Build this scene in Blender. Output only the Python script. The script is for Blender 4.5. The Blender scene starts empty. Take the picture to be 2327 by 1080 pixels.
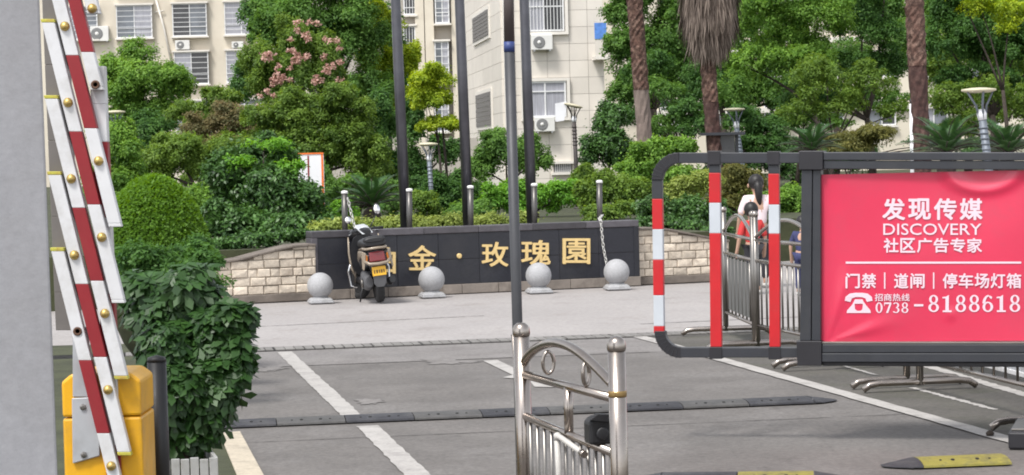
import bpy, bmesh, math, random
import numpy as np
from mathutils import Vector, Matrix
random.seed(7); RNG = np.random.default_rng(7)
SC = bpy.context.scene; COL = SC.collection
R = math.radians
# ------------------------------------------------------------------ camera
W, H, F = 2327.0, 1080.0, 5400.0
EYE = 1.75; PITCH = math.atan(188 / F); ROLL = R(1.5)
CAM = Vector((0, 0, EYE))
FWD = Vector((0, math.cos(PITCH), -math.sin(PITCH)))
_r0 = Vector((1, 0, 0)); _u0 = Vector((0, math.sin(PITCH), math.cos(PITCH)))
CR = _r0 * math.cos(ROLL) - _u0 * math.sin(ROLL)
CU = _u0 * math.cos(ROLL) + _r0 * math.sin(ROLL)
cam = bpy.data.objects.new('camera', bpy.data.cameras.new('camera')); COL.objects.link(cam)
cam.data.sensor_width = 36; cam.data.lens = 36 * F / W
cam.data.clip_start = 0.1; cam.data.clip_end = 1500
cam.matrix_world = Matrix(((CR.x, CU.x, -FWD.x, 0), (CR.y, CU.y, -FWD.y, 0), (CR.z, CU.z, -FWD.z, EYE), (0, 0, 0, 1)))
SC.camera = cam
# ------------------------------------------------------------------ sky, sun, exposure (bright overcast)
SUN_EL, SUN_AZ = R(58), R(215)          # azimuth measured clockwise from +Y
wd = bpy.data.worlds.new('World'); SC.world = wd; wd.use_nodes = True
nt = wd.node_tree; bg = nt.nodes['Background']
sky = nt.nodes.new('ShaderNodeTexSky'); sky.sky_type = 'NISHITA'; sky.sun_disc = False
sky.sun_elevation = SUN_EL; sky.sun_rotation = SUN_AZ; sky.air_density = 1.0; sky.dust_density = 1.5
hs = nt.nodes.new('ShaderNodeHueSaturation'); hs.inputs['Saturation'].default_value = 0.22
nt.links.new(sky.outputs[0], hs.inputs['Color']); nt.links.new(hs.outputs[0], bg.inputs['Color'])
bg.inputs['Strength'].default_value = 0.13
sun = bpy.data.objects.new('sun', bpy.data.lights.new('sun', 'SUN')); COL.objects.link(sun)
sun.data.energy = 1.5; sun.data.angle = R(12); sun.data.color = (1, 0.97, 0.92)
sd = Vector((math.sin(SUN_AZ) * math.cos(SUN_EL), math.cos(SUN_AZ) * math.cos(SUN_EL), math.sin(SUN_EL)))
sun.rotation_euler = sd.to_track_quat('Z', 'Y').to_euler(); sun.location = (0, -5, 20)
SC.view_settings.view_transform = 'Standard'; SC.view_settings.look = 'None'
SC.view_settings.exposure = 1.10; SC.view_settings.gamma = 1.0
SC.cycles.filter_width = 1.9      # a slightly soft phone lens
SC.cycles.max_bounces = 7; SC.cycles.transparent_max_bounces = 6

# ------------------------------------------------------------------ helpers: pixels of the survey view -> points of the place
def ray(px, py):
    return FWD + CR * ((px - W / 2) / F) - CU * ((py - H / 2) / F)
def g(px, py, z=0.0):
    d = ray(px, py); return CAM + d * ((z - EYE) / d.z)
def DM(Y): return Y * F / 3000.0        # survey depth (for a 3000 px lens) -> metres
def at(px, py, Y):
    d = ray(px, py); return CAM + d * (Y / d.y)
Z = Vector((0, 0, 1))
class Plane:
    """vertical plane through two points (seen from above); n faces the camera"""
    def __init__(s, A, B):
        s.o = Vector((A.x, A.y, 0)); s.u = Vector((B.x - A.x, B.y - A.y, 0)); s.L = s.u.length; s.u.normalize()
        s.n = s.u.cross(Z)
        if s.n.dot(CAM - s.o) < 0: s.n = -s.n
    def hit(s, px, py):
        d = ray(px, py); return CAM + d * ((s.o - CAM).dot(s.n) / d.dot(s.n))
    def uv(s, px, py):
        p = s.hit(px, py) - s.o; return (p.dot(s.u), p.z)
    def p(s, u, v, w=0.0):
        return s.o + s.u * u + Z * v + s.n * w
class MB:
    def __init__(s): s.v = []; s.f = []; s.sm = []
    def add(s, vs, fs, smooth=False):
        b = len(s.v); s.v += [tuple(v) for v in vs]
        s.f += [tuple(i + b for i in f) for f in fs]; s.sm += [smooth] * len(fs); return s
    def hexa(s, a):          # 8 corners: bottom ring 0-3, top ring 4-7
        return s.add(a, [(3, 2, 1, 0), (4, 5, 6, 7), (0, 1, 5, 4), (1, 2, 6, 5), (2, 3, 7, 6), (3, 0, 4, 7)])
    def box(s, x0, x1, y0, y1, z0, z1):
        return s.hexa([(x0, y0, z0), (x1, y0, z0), (x1, y1, z0), (x0, y1, z0), (x0, y0, z1), (x1, y0, z1), (x1, y1, z1), (x0, y1, z1)])
    def pbox(s, pl, u0, u1, v0, v1, w0, w1):
        c = [pl.p(u0, v0, w1), pl.p(u1, v0, w1), pl.p(u1, v0, w0), pl.p(u0, v0, w0)]
        return s.hexa(c + [q + Z * (v1 - v0) for q in c])
    def prism(s, pts, off):   # polygon pts (3d), extruded by vector off
        n = len(pts); off = Vector(off)
        vs = [Vector(q) for q in pts] + [Vector(q) + off for q in pts]
        fs = [tuple(range(n)), tuple(range(2 * n - 1, n - 1, -1))] + [(i, i + n, (i + 1) % n + n, (i + 1) % n) for i in range(n)]
        return s.add(vs, fs)
    def pprism(s, pl, uv, w0, w1):
        return s.prism([pl.p(u, v, w0) for u, v in uv], pl.n * (w1 - w0))
    def tube(s, pts, r, n=8, cap=True):
        pts = [Vector(q) for q in pts]; m = len(pts); rs = r if isinstance(r, (list, tuple)) else [r] * m
        vs = []; fs = []; prev = None
        for i, q in enumerate(pts):
            t = (pts[min(i + 1, m - 1)] - pts[max(i - 1, 0)]).normalized()
            if prev is None:
                a = Vector((1, 0, 0)) if abs(t.x) < .8 else Vector((0, 1, 0)); e = t.cross(a).normalized()
            else: e = (prev - t * prev.dot(t)).normalized()
            prev = e; b = t.cross(e)
            for k in range(n):
                th = 2 * math.pi * k / n; vs.append(q + (e * math.cos(th) + b * math.sin(th)) * rs[i])
        for i in range(m - 1):
            for k in range(n):
                k2 = (k + 1) % n; fs.append((i * n + k, i * n + k2, (i + 1) * n + k2, (i + 1) * n + k))
        s.add(vs, fs, True)
        if cap:
            s.add([vs[k] for k in range(n)], [tuple(range(n - 1, -1, -1))]); s.add(vs[-n:], [tuple(range(n))])
        return s
    def lathe(s, prof, c=(0, 0, 0), n=16, smooth=True, axis=None):
        c = Vector(c); vs = []; fs = []; m = len(prof)
        ax = Vector(axis).normalized() if axis else Z
        e = ax.orthogonal().normalized() if axis else Vector((1, 0, 0)); b = ax.cross(e)
        for r, z in prof:
            for k in range(n):
                th = 2 * math.pi * k / n; vs.append(c + e * (r * math.cos(th)) + b * (r * math.sin(th)) + ax * z)
        for i in range(m - 1):
            for k in range(n):
                k2 = (k + 1) % n; fs.append((i * n + k, i * n + k2, (i + 1) * n + k2, (i + 1) * n + k))
        s.add(vs, fs, smooth)
        if prof[0][0] > 1e-5: s.add(vs[:n], [tuple(range(n - 1, -1, -1))])
        if prof[-1][0] > 1e-5: s.add(vs[-n:], [tuple(range(n))])
        return s
    def ball(s, c, rx, ry=None, rz=None, n=16, m=10):
        ry = ry or rx; rz = rz or rx; vs = []; fs = []
        for i in range(m + 1):
            a = math.pi * i / m - math.pi / 2
            for k in range(n):
                th = 2 * math.pi * k / n
                vs.append((c[0] + rx * math.cos(a) * math.cos(th), c[1] + ry * math.cos(a) * math.sin(th), c[2] + rz * math.sin(a)))
        for i in range(m):
            for k in range(n):
                k2 = (k + 1) % n; fs.append((i * n + k, i * n + k2, (i + 1) * n + k2, (i + 1) * n + k))
        return s.add(vs, fs, True)
    def build(s, name, mat, parent=None, bevel=0, seg=2, local=False, weld=True):
        me = bpy.data.meshes.new(name)
        off = Vector((0, 0, 0)) if (parent is None or local) else world_loc(parent)
        me.from_pydata([(v[0] - off.x, v[1] - off.y, v[2] - off.z) for v in s.v], [], s.f)
        me.polygons.foreach_set('use_smooth', s.sm); me.update()
        bm = bmesh.new(); bm.from_mesh(me)
        if weld: bmesh.ops.remove_doubles(bm, verts=bm.verts, dist=1e-5)
        bmesh.ops.recalc_face_normals(bm, faces=bm.faces)
        if bevel:
            es = [e for e in bm.edges if len(e.link_faces) == 2 and e.calc_face_angle(0) > R(30)]
            bmesh.ops.bevel(bm, geom=es, offset=bevel, segments=seg, affect='EDGES', profile=.5, clamp_overlap=True)
        bm.to_mesh(me); bm.free()
        o = bpy.data.objects.new(name, me); COL.objects.link(o)
        if mat is not None: me.materials.append(mat)
        if parent is not None: o.parent = parent
        return o
def world_loc(o):
    v = Vector((0, 0, 0))
    while o is not None: v = v + o.location; o = o.parent
    return v
def tag(o, label=None, cat=None, group=None, kind=None):
    if label: o['label'] = label
    if cat: o['category'] = cat
    if group: o['group'] = group
    if kind: o['kind'] = kind
    return o
def thing(name, label, cat, loc=(0, 0, 0), rz=0.0, group=None):
    o = bpy.data.objects.new(name, None); COL.objects.link(o); o.empty_display_size = .2
    o.location = loc; o.rotation_euler = (0, 0, rz); return tag(o, label, cat, group)
def copy_tree(o, parent=None):
    c = o.copy(); COL.objects.link(c); c.parent = parent
    for ch in list(o.children): copy_tree(ch, c)
    return c
def bez(p0, p1, p2, n=10):
    p0, p1, p2 = Vector(p0), Vector(p1), Vector(p2)
    return [p0 * (1 - t) ** 2 + p1 * 2 * t * (1 - t) + p2 * t * t for t in [i / n for i in range(n + 1)]]

# ------------------------------------------------------------------ materials
def mat(name, col, rough=.6, metal=0.0, var=.12, vscale=6.0, bump=0.0, bscale=60.0, spec=.5, dirt=None, dscale=2.0, damt=.5, coords='Object', coat=0.0, ior=None, hue_obj=0.0, stretch=None, grain=0.0, gscale=45.0, dirt2=None, d2scale=1.0, d2amt=.6):
    m = bpy.data.materials.new(name); m.use_nodes = True; n = m.node_tree.nodes; l = m.node_tree.links
    p = n['Principled BSDF']; p.inputs['Roughness'].default_value = rough; p.inputs['Metallic'].default_value = metal
    p.inputs['Specular IOR Level'].default_value = spec; p.inputs['Coat Weight'].default_value = coat
    tc = n.new('ShaderNodeTexCoord'); src = tc.outputs[coords]
    if coords == 'World':
        src = None
    if stretch:
        mp = n.new('ShaderNodeMapping'); mp.inputs['Scale'].default_value = stretch; l.new(src, mp.inputs[0]); src = mp.outputs[0]
    def noise(sc, det=5, rg=.6):
        t = n.new('ShaderNodeTexNoise'); t.inputs['Scale'].default_value = sc; t.inputs['Detail'].default_value = det
        t.inputs['Roughness'].default_value = rg; l.new(src, t.inputs['Vector']); return t.outputs['Fac']
    def ramp(fac, a, b, lo=.3, hi=.7):
        r = n.new('ShaderNodeValToRGB'); e = r.color_ramp.elements; e[0].position = lo; e[1].position = hi
        e[0].color = (*a, 1); e[1].color = (*b, 1); l.new(fac, r.inputs[0]); return r.outputs[0]
    a = tuple(c * (1 - var) for c in col); b = tuple(min(1, c * (1 + var)) for c in col)
    out = ramp(noise(vscale), a, b)
    if dirt is not None:
        mx = n.new('ShaderNodeMix'); mx.data_type = 'RGBA'
        mk = ramp(noise(dscale, 8, .7), (0, 0, 0), (damt,) * 3, .48, .68)
        l.new(mk, mx.inputs[0]); l.new(out, mx.inputs[6]); mx.inputs[7].default_value = (*dirt, 1); out = mx.outputs[2]
    if dirt2 is not None:
        m2 = n.new('ShaderNodeMix'); m2.data_type = 'RGBA'
        l.new(ramp(noise(d2scale, 9, .75), (0, 0, 0), (d2amt,) * 3, .54, .66), m2.inputs[0]); l.new(out, m2.inputs[6]); m2.inputs[7].default_value = (*dirt2, 1); out = m2.outputs[2]
    if grain:
        mg = n.new('ShaderNodeMix'); mg.data_type = 'RGBA'; mg.blend_type = 'MULTIPLY'; mg.inputs[0].default_value = 1
        l.new(out, mg.inputs[6]); l.new(ramp(noise(gscale, 4, .8), (1 - grain,) * 3, (1 + grain,) * 3, .35, .65), mg.inputs[7]); out = mg.outputs[2]
    if hue_obj:
        oi = n.new('ShaderNodeObjectInfo'); mr = n.new('ShaderNodeMapRange')
        mr.inputs[3].default_value = 1 - hue_obj; mr.inputs[4].default_value = 1 + hue_obj; l.new(oi.outputs['Random'], mr.inputs[0])
        hv = n.new('ShaderNodeHueSaturation'); l.new(mr.outputs[0], hv.inputs['Value']); l.new(out, hv.inputs['Color']); out = hv.outputs[0]
    l.new(out, p.inputs['Base Color'])
    if bump:
        bp = n.new('ShaderNodeBump'); bp.inputs['Strength'].default_value = bump; bp.inputs['Distance'].default_value = .02
        l.new(noise(bscale, 6), bp.inputs['Height']); l.new(bp.outputs[0], p.inputs['Normal'])
    rr = n.new('ShaderNodeMapRange'); rr.inputs[3].default_value = max(0, rough - .08); rr.inputs[4].default_value = min(1, rough + .1)
    l.new(noise(vscale * 2.3), rr.inputs[0]); l.new(rr.outputs[0], p.inputs['Roughness'])
    return m
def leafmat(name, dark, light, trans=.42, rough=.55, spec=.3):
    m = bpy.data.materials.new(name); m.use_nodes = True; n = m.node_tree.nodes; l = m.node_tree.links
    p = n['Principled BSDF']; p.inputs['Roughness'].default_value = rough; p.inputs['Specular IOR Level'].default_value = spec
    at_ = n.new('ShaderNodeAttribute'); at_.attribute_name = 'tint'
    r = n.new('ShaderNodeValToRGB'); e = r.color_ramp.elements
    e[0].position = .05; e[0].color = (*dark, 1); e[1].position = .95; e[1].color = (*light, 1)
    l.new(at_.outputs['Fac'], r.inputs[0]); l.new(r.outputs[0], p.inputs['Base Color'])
    tr = n.new('ShaderNodeBsdfTranslucent'); hv = n.new('ShaderNodeHueSaturation'); hv.inputs['Hue'].default_value = .482
    hv.inputs['Saturation'].default_value = 1.1; hv.inputs['Value'].default_value = 1.5
    l.new(r.outputs[0], hv.inputs['Color']); l.new(hv.outputs[0], tr.inputs['Color'])
    mx = n.new('ShaderNodeMixShader'); mx.inputs[0].default_value = trans
    l.new(p.outputs[0], mx.inputs[1]); l.new(tr.outputs[0], mx.inputs[2]); l.new(mx.outputs[0], n['Material Output'].inputs[0])
    return m
def glassmat(name, col, rough=.08):
    m = mat(name, col, rough, 0, .35, 1.5, spec=.8); return m
M = {}
M['steel'] = mat('stainless_steel', (.37, .33, .30), .24, 1.0, .12, 5, 0.02, 30, dirt=(.20, .15, .11), dscale=5, damt=.45)
M['steel_dull'] = mat('dull_stainless', (.24, .225, .21), .36, 1.0, .15, 5)
M['dark_paint'] = mat('dark_grey_paint', (.030, .031, .038), .42, 0, .12, 8, .03, 90)
M['black_plastic'] = mat('black_plastic', (.012, .012, .014), .45, 0, .2, 8, .03, 80)
M['red_paint'] = mat('red_paint', (.50, .010, .016), .42, 0, .08, 7, dirt=(.4, .03, .03), dscale=6, damt=.3)
M['dull_red'] = mat('dull_red_film', (.24, .010, .016), .5, 0, .10, 6, dirt=(.25, .03, .03), dscale=5, damt=.4)
M['reflect_white'] = mat('reflective_white', (.50, .53, .57), .45, 0, .05, 6)
M['white_paint'] = mat('white_paint', (.62, .62, .63), .45, 0, .05, 5, dirt=(.36, .34, .31), dscale=4, damt=.55)
M['yellow_paint'] = mat('yellow_paint', (.74, .38, .008), .38, 0, .06, 5, dirt=(.42, .22, .04), dscale=3.5, damt=.6)
M['brass'] = mat('aged_brass', (.50, .36, .12), .38, .75, .2, 30)
M['grey_metal'] = mat('grey_metal', (.42, .43, .45), .45, .2, .1, 5, dirt=(.28, .27, .26), dscale=4, damt=.5)
M['gold'] = mat('gold_letter', (.74, .54, .24), .42, .15, .08, 12)
M['granite'] = mat('grey_granite', (.36, .36, .37), .75, 0, .15, 60, .12, 160, dirt=(.2, .2, .19), dscale=5, damt=.5)
M['wall_white'] = mat('white_plaster', (.27, .27, .285), .9, 0, .05, 2.5, .10, 40, dirt=(.20, .195, .195), dscale=1.0, damt=.6, grain=.06, gscale=30)
M['dark_trunk'] = mat('bark', (.045, .034, .027), .9, 0, .4, 14, .5, 25)
# ================================================================== THE SETTING
M['concrete'] = mat('pale_concrete', (.325, .303, .294), .85, 0, .10, .9, .18, 45, dirt=(.27, .25, .24), dscale=.45, damt=.9, stretch=(1, .8, 1), grain=.13, gscale=22, dirt2=(.24, .215, .20), d2scale=1.4, d2amt=.6)
M['lane'] = mat('grey_concrete_lane', (.132, .121, .113), .80, 0, .16, 1.3, .22, 55, dirt=(.20, .188, .18), dscale=.7, damt=.6, stretch=(1, .8, 1), grain=.22, gscale=26, dirt2=(.095, .086, .080), d2scale=1.9, d2amt=.75)
M['verge'] = mat('mossy_concrete', (.092, .085, .076), .9, 0, .2, 1.2, .3, 40, dirt=(.062, .064, .040), dscale=1.6, damt=.6, grain=.25, gscale=24)
M['line'] = mat('worn_white_line', (.39, .37, .35), .8, 0, .07, 7, .1, 70, dirt=(.22, .205, .195), dscale=5, damt=.75, grain=.15)
M['cream_line'] = mat('cream_kerb_paint', (.46, .40, .31), .8, 0, .08, 7, .1, 50, dirt=(.26, .225, .18), dscale=5, damt=.8, grain=.12)
M['soil'] = mat('planting_soil', (.045, .05, .022), .95, 0, .4, 1.5, .6, 12)
M['backfield'] = mat('far_ground', (.20, .19, .18), .9, 0, .2, .4)
def sheet(name, pts, m, z, kind='structure', hole=0, label=None):
    b = MB(); b.add([(p[0], p[1], z) for p in pts], [tuple(range(len(pts)))])
    return tag(b.build(name, m), label, None, None, kind)
sheet('ground', [(-500, -60), (500, -60), (500, 900), (-500, 900)], M['backfield'], -.02)
def ext(a, b, t):                 # the point t metres beyond b on the line a-b
    d = (b - a).normalized(); return b + d * t
DA, DB = g(560, 796), g(1440, 762)                        # the drain between the lane and the street
WL, WR = g(505, 692), g(1655, 638)                        # foot of the garden wall
dl, dr = ext(DB, DA, 9), ext(DA, DB, 11)
sheet('street', [dl, dr, ext(WL, WR, 9) + Vector((0, 14, 0)), ext(WR, WL, 9) + Vector((0, 5, 0))], M['concrete'], -.010)
sheet('driveway', [(-9, -3), (12, -3), dr, dl], M['lane'], -.004)
# lane direction (both painted lines run along it)
B0, B1 = g(2330, 1016), g(1440, 763)
LANE = (B1 - B0).normalized(); LPER = Vector((LANE.y, -LANE.x, 0))
vb0 = B0 - LANE * 5
sheet('mossy_verge', [vb0, vb0 + LPER * 6, dr, DB + LPER * .1], M['verge'], 0)
def strip(a, b, w, name, m, z, rag=.006, n=60, label=None):
    """a painted line with slightly ragged edges"""
    a = Vector((a.x, a.y, 0)); b = Vector((b.x, b.y, 0)); d = (b - a); p = Vector((d.y, -d.x, 0)).normalized()
    vs = []; fs = []
    for i in range(n + 1):
        q = a + d * (i / n)
        for sgn in (-1, 1): vs.append(q + p * (sgn * w / 2 + random.uniform(-rag, rag)) + Z * z)
    fs = [(2 * i, 2 * i + 1, 2 * i + 3, 2 * i + 2) for i in range(n)]
    return tag(MB().add(vs, fs).build(name, m, weld=False), label, None, None, 'structure')
def mid(x0, x1, y): return (g(x0, y) + g(x1, y)) / 2
strip(mid(620, 672, 800), mid(775, 830, 948), .135, 'lane_line', M['line'], .002, label='worn white lane line beyond the rubber hump')
strip(mid(805, 862, 968), mid(915, 985, 1080) + (mid(915, 985, 1080) - mid(805, 862, 968)) * 1.5, .14, 'lane_line', M['line'], .002, label='worn white lane line on the near side of the rubber hump')
strip(mid(1425, 1470, 764), B0 + (B0 - B1).normalized() * 1.2 + LPER * .05, .13, 'lane_line', M['line'], .004, n=50, label='long white lane line passing under the advertising boom')
strip(g(1895, 826), g(1990, 853), .035, 'edge_line', M['line'], .004, .008, label='broken thin white line beside the stand feet')
strip(g(2072, 882), g(2262, 932), .05, 'edge_line', M['line'], .004, .012, label='thin white line with moss between two stand feet')
strip(g(2090, 828), g(2420, 925), .10, 'edge_line', M['line'], .004, .01, label='white edge line in front of the rear fence')
# arrow painted in the lane
aw = [(1098, 820), (1130, 818), (1190, 846), (1225, 857), (1262, 880), (1215, 879), (1200, 862), (1142, 858), (1165, 852)]
tag(MB().add([g(x, y, .002) for x, y in aw], [tuple(range(len(aw)))]).build('lane_arrow', M['line']), 'faded white arrow painted in the lane', None, None, 'structure')
# pale patched bands on the lane
M['patch'] = mat('pale_patch', (.185, .172, .164), .85, 0, .15, 3, .2, 50, dirt=(.142, .130, .122), dscale=3.2, damt=1.0, grain=.2, gscale=26)
def blot(name, cx, cy, rx, ry, z, m, n=90, label=None):
    pts = []
    for k in range(n):
        t = 2 * math.pi * k / n; q = 1 + .22 * math.sin(3 * t + cx) + .16 * math.sin(7 * t + cy) + .12 * math.sin(13 * t) + random.uniform(-.16, .16)
        pts.append(g(cx + rx * q * math.cos(t), cy + ry * q * math.sin(t), z))
    return tag(MB().add(pts, [tuple(range(n))]).build(name, m), label, None, None, 'structure')
M['apron'] = mat('apron_concrete', (.195, .182, .175), .85, 0, .14, 1.5, .2, 50, dirt=(.145, .132, .125), dscale=1.3, damt=.9, grain=.2, gscale=26, stretch=(1, .8, 1))
sheet('apron_slab', [dl, dr, g(1480, 800) + (dr - DB), g(1480, 800), g(560, 836), g(560, 836) + (dl - DA)], M['apron'], -.0025)
M['joint'] = mat('slab_joint', (.05, .046, .043), .95)
def joint(a, b, w=.014, name='slab_joint'): strip(a, b, w, name, M['joint'], -.0012, .004, 70)
joint(g(300, 846), g(1475, 800), .03); joint(g(450, 1010), g(2300, 930), .012)
strip(g(1455, 735), g(1900, 715), .03, 'slab_joint', M['joint'], -.006, .008, 70); strip(g(560, 742), g(1100, 716), .025, 'slab_joint', M['joint'], -.006, .008, 70)
for x, y, rx, ry in ((1020, 822, 60, 5), (600, 838, 46, 5), (838, 912, 30, 6)): blot('worn_patch', x, y, rx, ry, .0006, M['patch'])
# kerb at the left edge of the lane
kp = [g(500, 990), g(546, 985), g(600, 1085), g(530, 1085)]
kd = (kp[2] - kp[1]).normalized(); kp[2] = kp[2] + kd * 4; kp[3] = kp[3] + kd * 4
kb = MB().prism(kp, (0, 0, .016)).build('kerb', M['cream_line'], bevel=.004); tag(kb, 'cream painted kerb stone at the left of the lane', None, None, 'structure')
sheet('planting_strip', [g(505, 990), kp[3], kp[3] - Vector((3, 0, 0)), g(505, 990) + Vector((-6, 8, 0)), g(505, 990) + Vector((-1.75, 8, 0))], M['soil'], .003)
# drain across the lane mouth: each cover is a piece
M['drain_dark'] = mat('drain_gap', (.02, .019, .018), .9)
M['cover'] = mat('drain_cover', (.20, .19, .18), .85, 0, .15, 4, .25, 60, dirt=(.16, .15, .14), dscale=3, damt=.8, hue_obj=.12)
dr0 = thing('drain_channel', 'narrow drain with concrete covers across the mouth of the lane', 'drain', DA)
dd = (DB - DA); dL = dd.length; dd.normalize(); dn = Vector((-dd.y, dd.x, 0))
MB().prism([DA - dd * 3 - dn * .24, DB + dd * 4 - dn * .24, DB + dd * 4 + dn * .22, DA - dd * 3 + dn * .22], (0, 0, .003)).build('channel', M['drain_dark'], dr0)
nC = 84; cl = (dL + 4) / nC
for i in range(nC):
    a = DA - dd * 1.2 + dd * (cl * i)
    j = .008 + .008 * random.random() + (.012 if i % 5 == 0 else 0); k = random.uniform(-.015, .015)
    q = [a - dn * .23, a + dd * (cl - j) - dn * .23, a + dd * (cl - j) + dn * (.13 + k), a + dn * (.13 + k)]
    MB().prism([p + Z * .003 for p in q], (0, 0, .009)).build('cover', M['cover'], dr0)
# ---- raised garden behind the wall
wd_ = (WR - WL).normalized(); wn = Vector((wd_.y, -wd_.x, 0))   # wn points to the camera
back = -wn
bedpts = [ext(WR, WL, 12) + back * .36, WR + back * .36, WR + back * 4, ext(WL, WR, 22) + back * 7, Vector((50, 220, 0)), Vector((-60, 220, 0))]
bed = MB().prism([Vector((p.x, p.y, -.05)) for p in bedpts], (0, 0, .70)).build('garden_bed', M['soil']); tag(bed, None, None, None, 'structure')
BEDZ = .65
# ---- stone garden wall, left and right of the name wall; every stone is a piece
M['stone'] = mat('cream_split_stone', (.57, .495, .405), .9, 0, .16, 12, .5, 26, dirt=(.27, .21, .16), dscale=2.2, damt=.75, hue_obj=.18, grain=.12, gscale=40)
M['mortar'] = mat('mortar', (.20, .165, .13), .95, 0, .2, 8, .3, 40)
M['coping'] = mat('weathered_coping', (.16, .135, .115), .9, 0, .25, 5, .4, 30)
WPL = Plane(WL, WR)
def stone_wall(name, label, px0, px1, top, basepx):
    """top: list of (px,py) of the top edge, left to right"""
    tops = [WPL.uv(x, y) for x, y in top]
    def topz(u):
        for (a, za), (b, zb) in zip(tops, tops[1:]):
            if a <= u <= b: return za + (zb - za) * (u - a) / (b - a)
        return tops[0][1] if u < tops[0][0] else tops[-1][1]
    u0, u1 = tops[0][0], tops[-1][0]
    t = thing(name, label, 'wall', WPL.p((u0 + u1) / 2, 0))
    plin = .10
    MB().pbox(WPL, u0, u1, 0, plin, -.44, .05).build('plinth', M['coping'], t, bevel=.01)
    core = [(u0, plin)] + [(u1, plin)] + [(u, z - .02) for u, z in reversed(tops)]
    MB().pprism(WPL, core, -.38, 0).build('core', M['mortar'], t)
    rh = .107; v = plin + .004; row = 0
    while v < max(z for _, z in tops) - .03:
        u = u0 - (0 if row % 2 else .1)
        while u < u1:
            w = random.choice([.12, .17, .19, .2, .2, .22]); a, b = max(u, u0) + .004, min(u + w, u1) - .004; u += w
            if b - a < .03: continue
            za, zb = min(v + rh - .008, topz(a) - .025), min(v + rh - .008, topz(b) - .025)
            if min(za, zb) < v + .012: continue
            d = .016 + random.random() * .018; e = .010
            j = lambda: random.uniform(-.004, .004)
            f0 = [(a + j(), v + j()), (b + j(), v + j()), (b + j(), zb + j()), (a + j(), za + j())]
            f1 = [(a + e, v + e), (b - e, v + e), (b - e, zb - e), (a + e, za - e)]
            m1 = ((a + b) / 2 + random.uniform(-.2, .2) * (b - a), (v + (za + zb) / 2) / 2)
            vs = [WPL.p(p[0], p[1], -.01) for p in f0] + [WPL.p(p[0], p[1], d * .55) for p in f0] + [WPL.p(p[0], p[1], d + random.uniform(-.008, .006)) for p in f1] + [WPL.p(m1[0], m1[1], d + .003)]
            fs = [(i, (i + 1) % 4, 4 + (i + 1) % 4, 4 + i) for i in range(4)] + [(4 + i, 4 + (i + 1) % 4, 8 + (i + 1) % 4, 8 + i) for i in range(4)] + [(8 + i, 8 + (i + 1) % 4, 12) for i in range(4)]
            MB().add(vs, fs).build('stone', M['stone'], t)
        v += rh; row += 1
    cp = []
    for u, z in tops: cp.append((u, z))
    for i in range(len(cp) - 1):
        (a, za), (b, zb) = cp[i], cp[i + 1]
        MB().pprism(WPL, [(a, za - .028), (b - .004, zb - .028), (b - .004, zb), (a, za)], -.42, .055).build('coping', M['coping'], t, bevel=.006)
    return t
stone_wall('stone_wall', 'cream split-stone garden wall rising in a curve left of the black name wall', 0, 0,
    [(250, 615), (330, 606), (420, 598), (505, 593), (545, 587), (585, 576), (625, 566), (665, 557), (700, 554), (716, 554)], 0)
stone_wall('stone_wall', 'cream split-stone garden wall sloping down right of the black name wall', 0, 0,
    [(1447, 518), (1490, 517), (1520, 520), (1560, 528), (1600, 536), (1655, 545)], 0)
# ---- black name wall
M['black_stone'] = mat('polished_black_granite', (.018, .019, .026), .36, 0, .25, 40, .02, 60, dirt=(.034, .033, .037), dscale=2.5, damt=.7, hue_obj=.10)
M['sign_cap'] = mat('grey_cap_stone', (.062, .057, .064), .5, 0, .2, 12, .05, 50, hue_obj=.5)
M['plinth'] = mat('stained_plinth', (.22, .19, .165), .85, 0, .2, 5, .2, 40, dirt=(.10, .08, .065), dscale=4, damt=.8, hue_obj=.15)
SP = Plane(g(755, 680) + wn * .03, g(1454, 648.5) + wn * .03)
sU0, _ = SP.uv(714, 640); sU1, _ = SP.uv(1450, 600)
_, sV1a = SP.uv(712, 529); _, sV1b = SP.uv(1446, 498); sV1 = (sV1a + sV1b) / 2 
sign = thing('name_wall', 'long low black granite wall with raised golden characters', 'sign wall', SP.p((sU0 + sU1) / 2, 0))
MB().pbox(SP, sU0 + .01, sU1 - .01, 0, sV1 - .02, -.30, -.022).build('core', M['mortar'], sign)
npl = 9; pw = (sU1 - sU0 + .06) / npl
for i in range(npl):
    MB().pbox(SP, sU0 - .03 + i * pw + .003, sU0 - .03 + (i + 1) * pw - .003, 0, .12, -.31, .02).build('plinth_stone', M['plinth'], sign, bevel=.006)
ncol = 8; cw = (sU1 - sU0) / ncol
for i in range(ncol):
    for v0, v1 in ((.122, .44), (.442, sV1 - .085)):
        MB().pbox(SP, sU0 + i * cw + .0015, sU0 + (i + 1) * cw - .0015, v0, v1 - .0015, -.02, 0).build('panel', M['black_stone'], sign, bevel=.002, seg=1)
for i in range(6):
    w6 = (sU1 - sU0 + .04) / 6
    MB().pbox(SP, sU0 - .02 + i * w6 + .001, sU0 - .02 + (i + 1) * w6 - .001, sV1 - .083, sV1, -.31, .012).build('cap_stone', M['sign_cap'], sign, bevel=.008)
for a, b in ((sU0 - .02, sU0 + .055), (sU1 - .055, sU1 + .02)):
    MB().pbox(SP, a, b, .122, sV1 - .085, -.305, .010).build('end_stone', M['sign_cap'] if a < sU0 else M['black_stone'], sign, bevel=.006)
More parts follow.
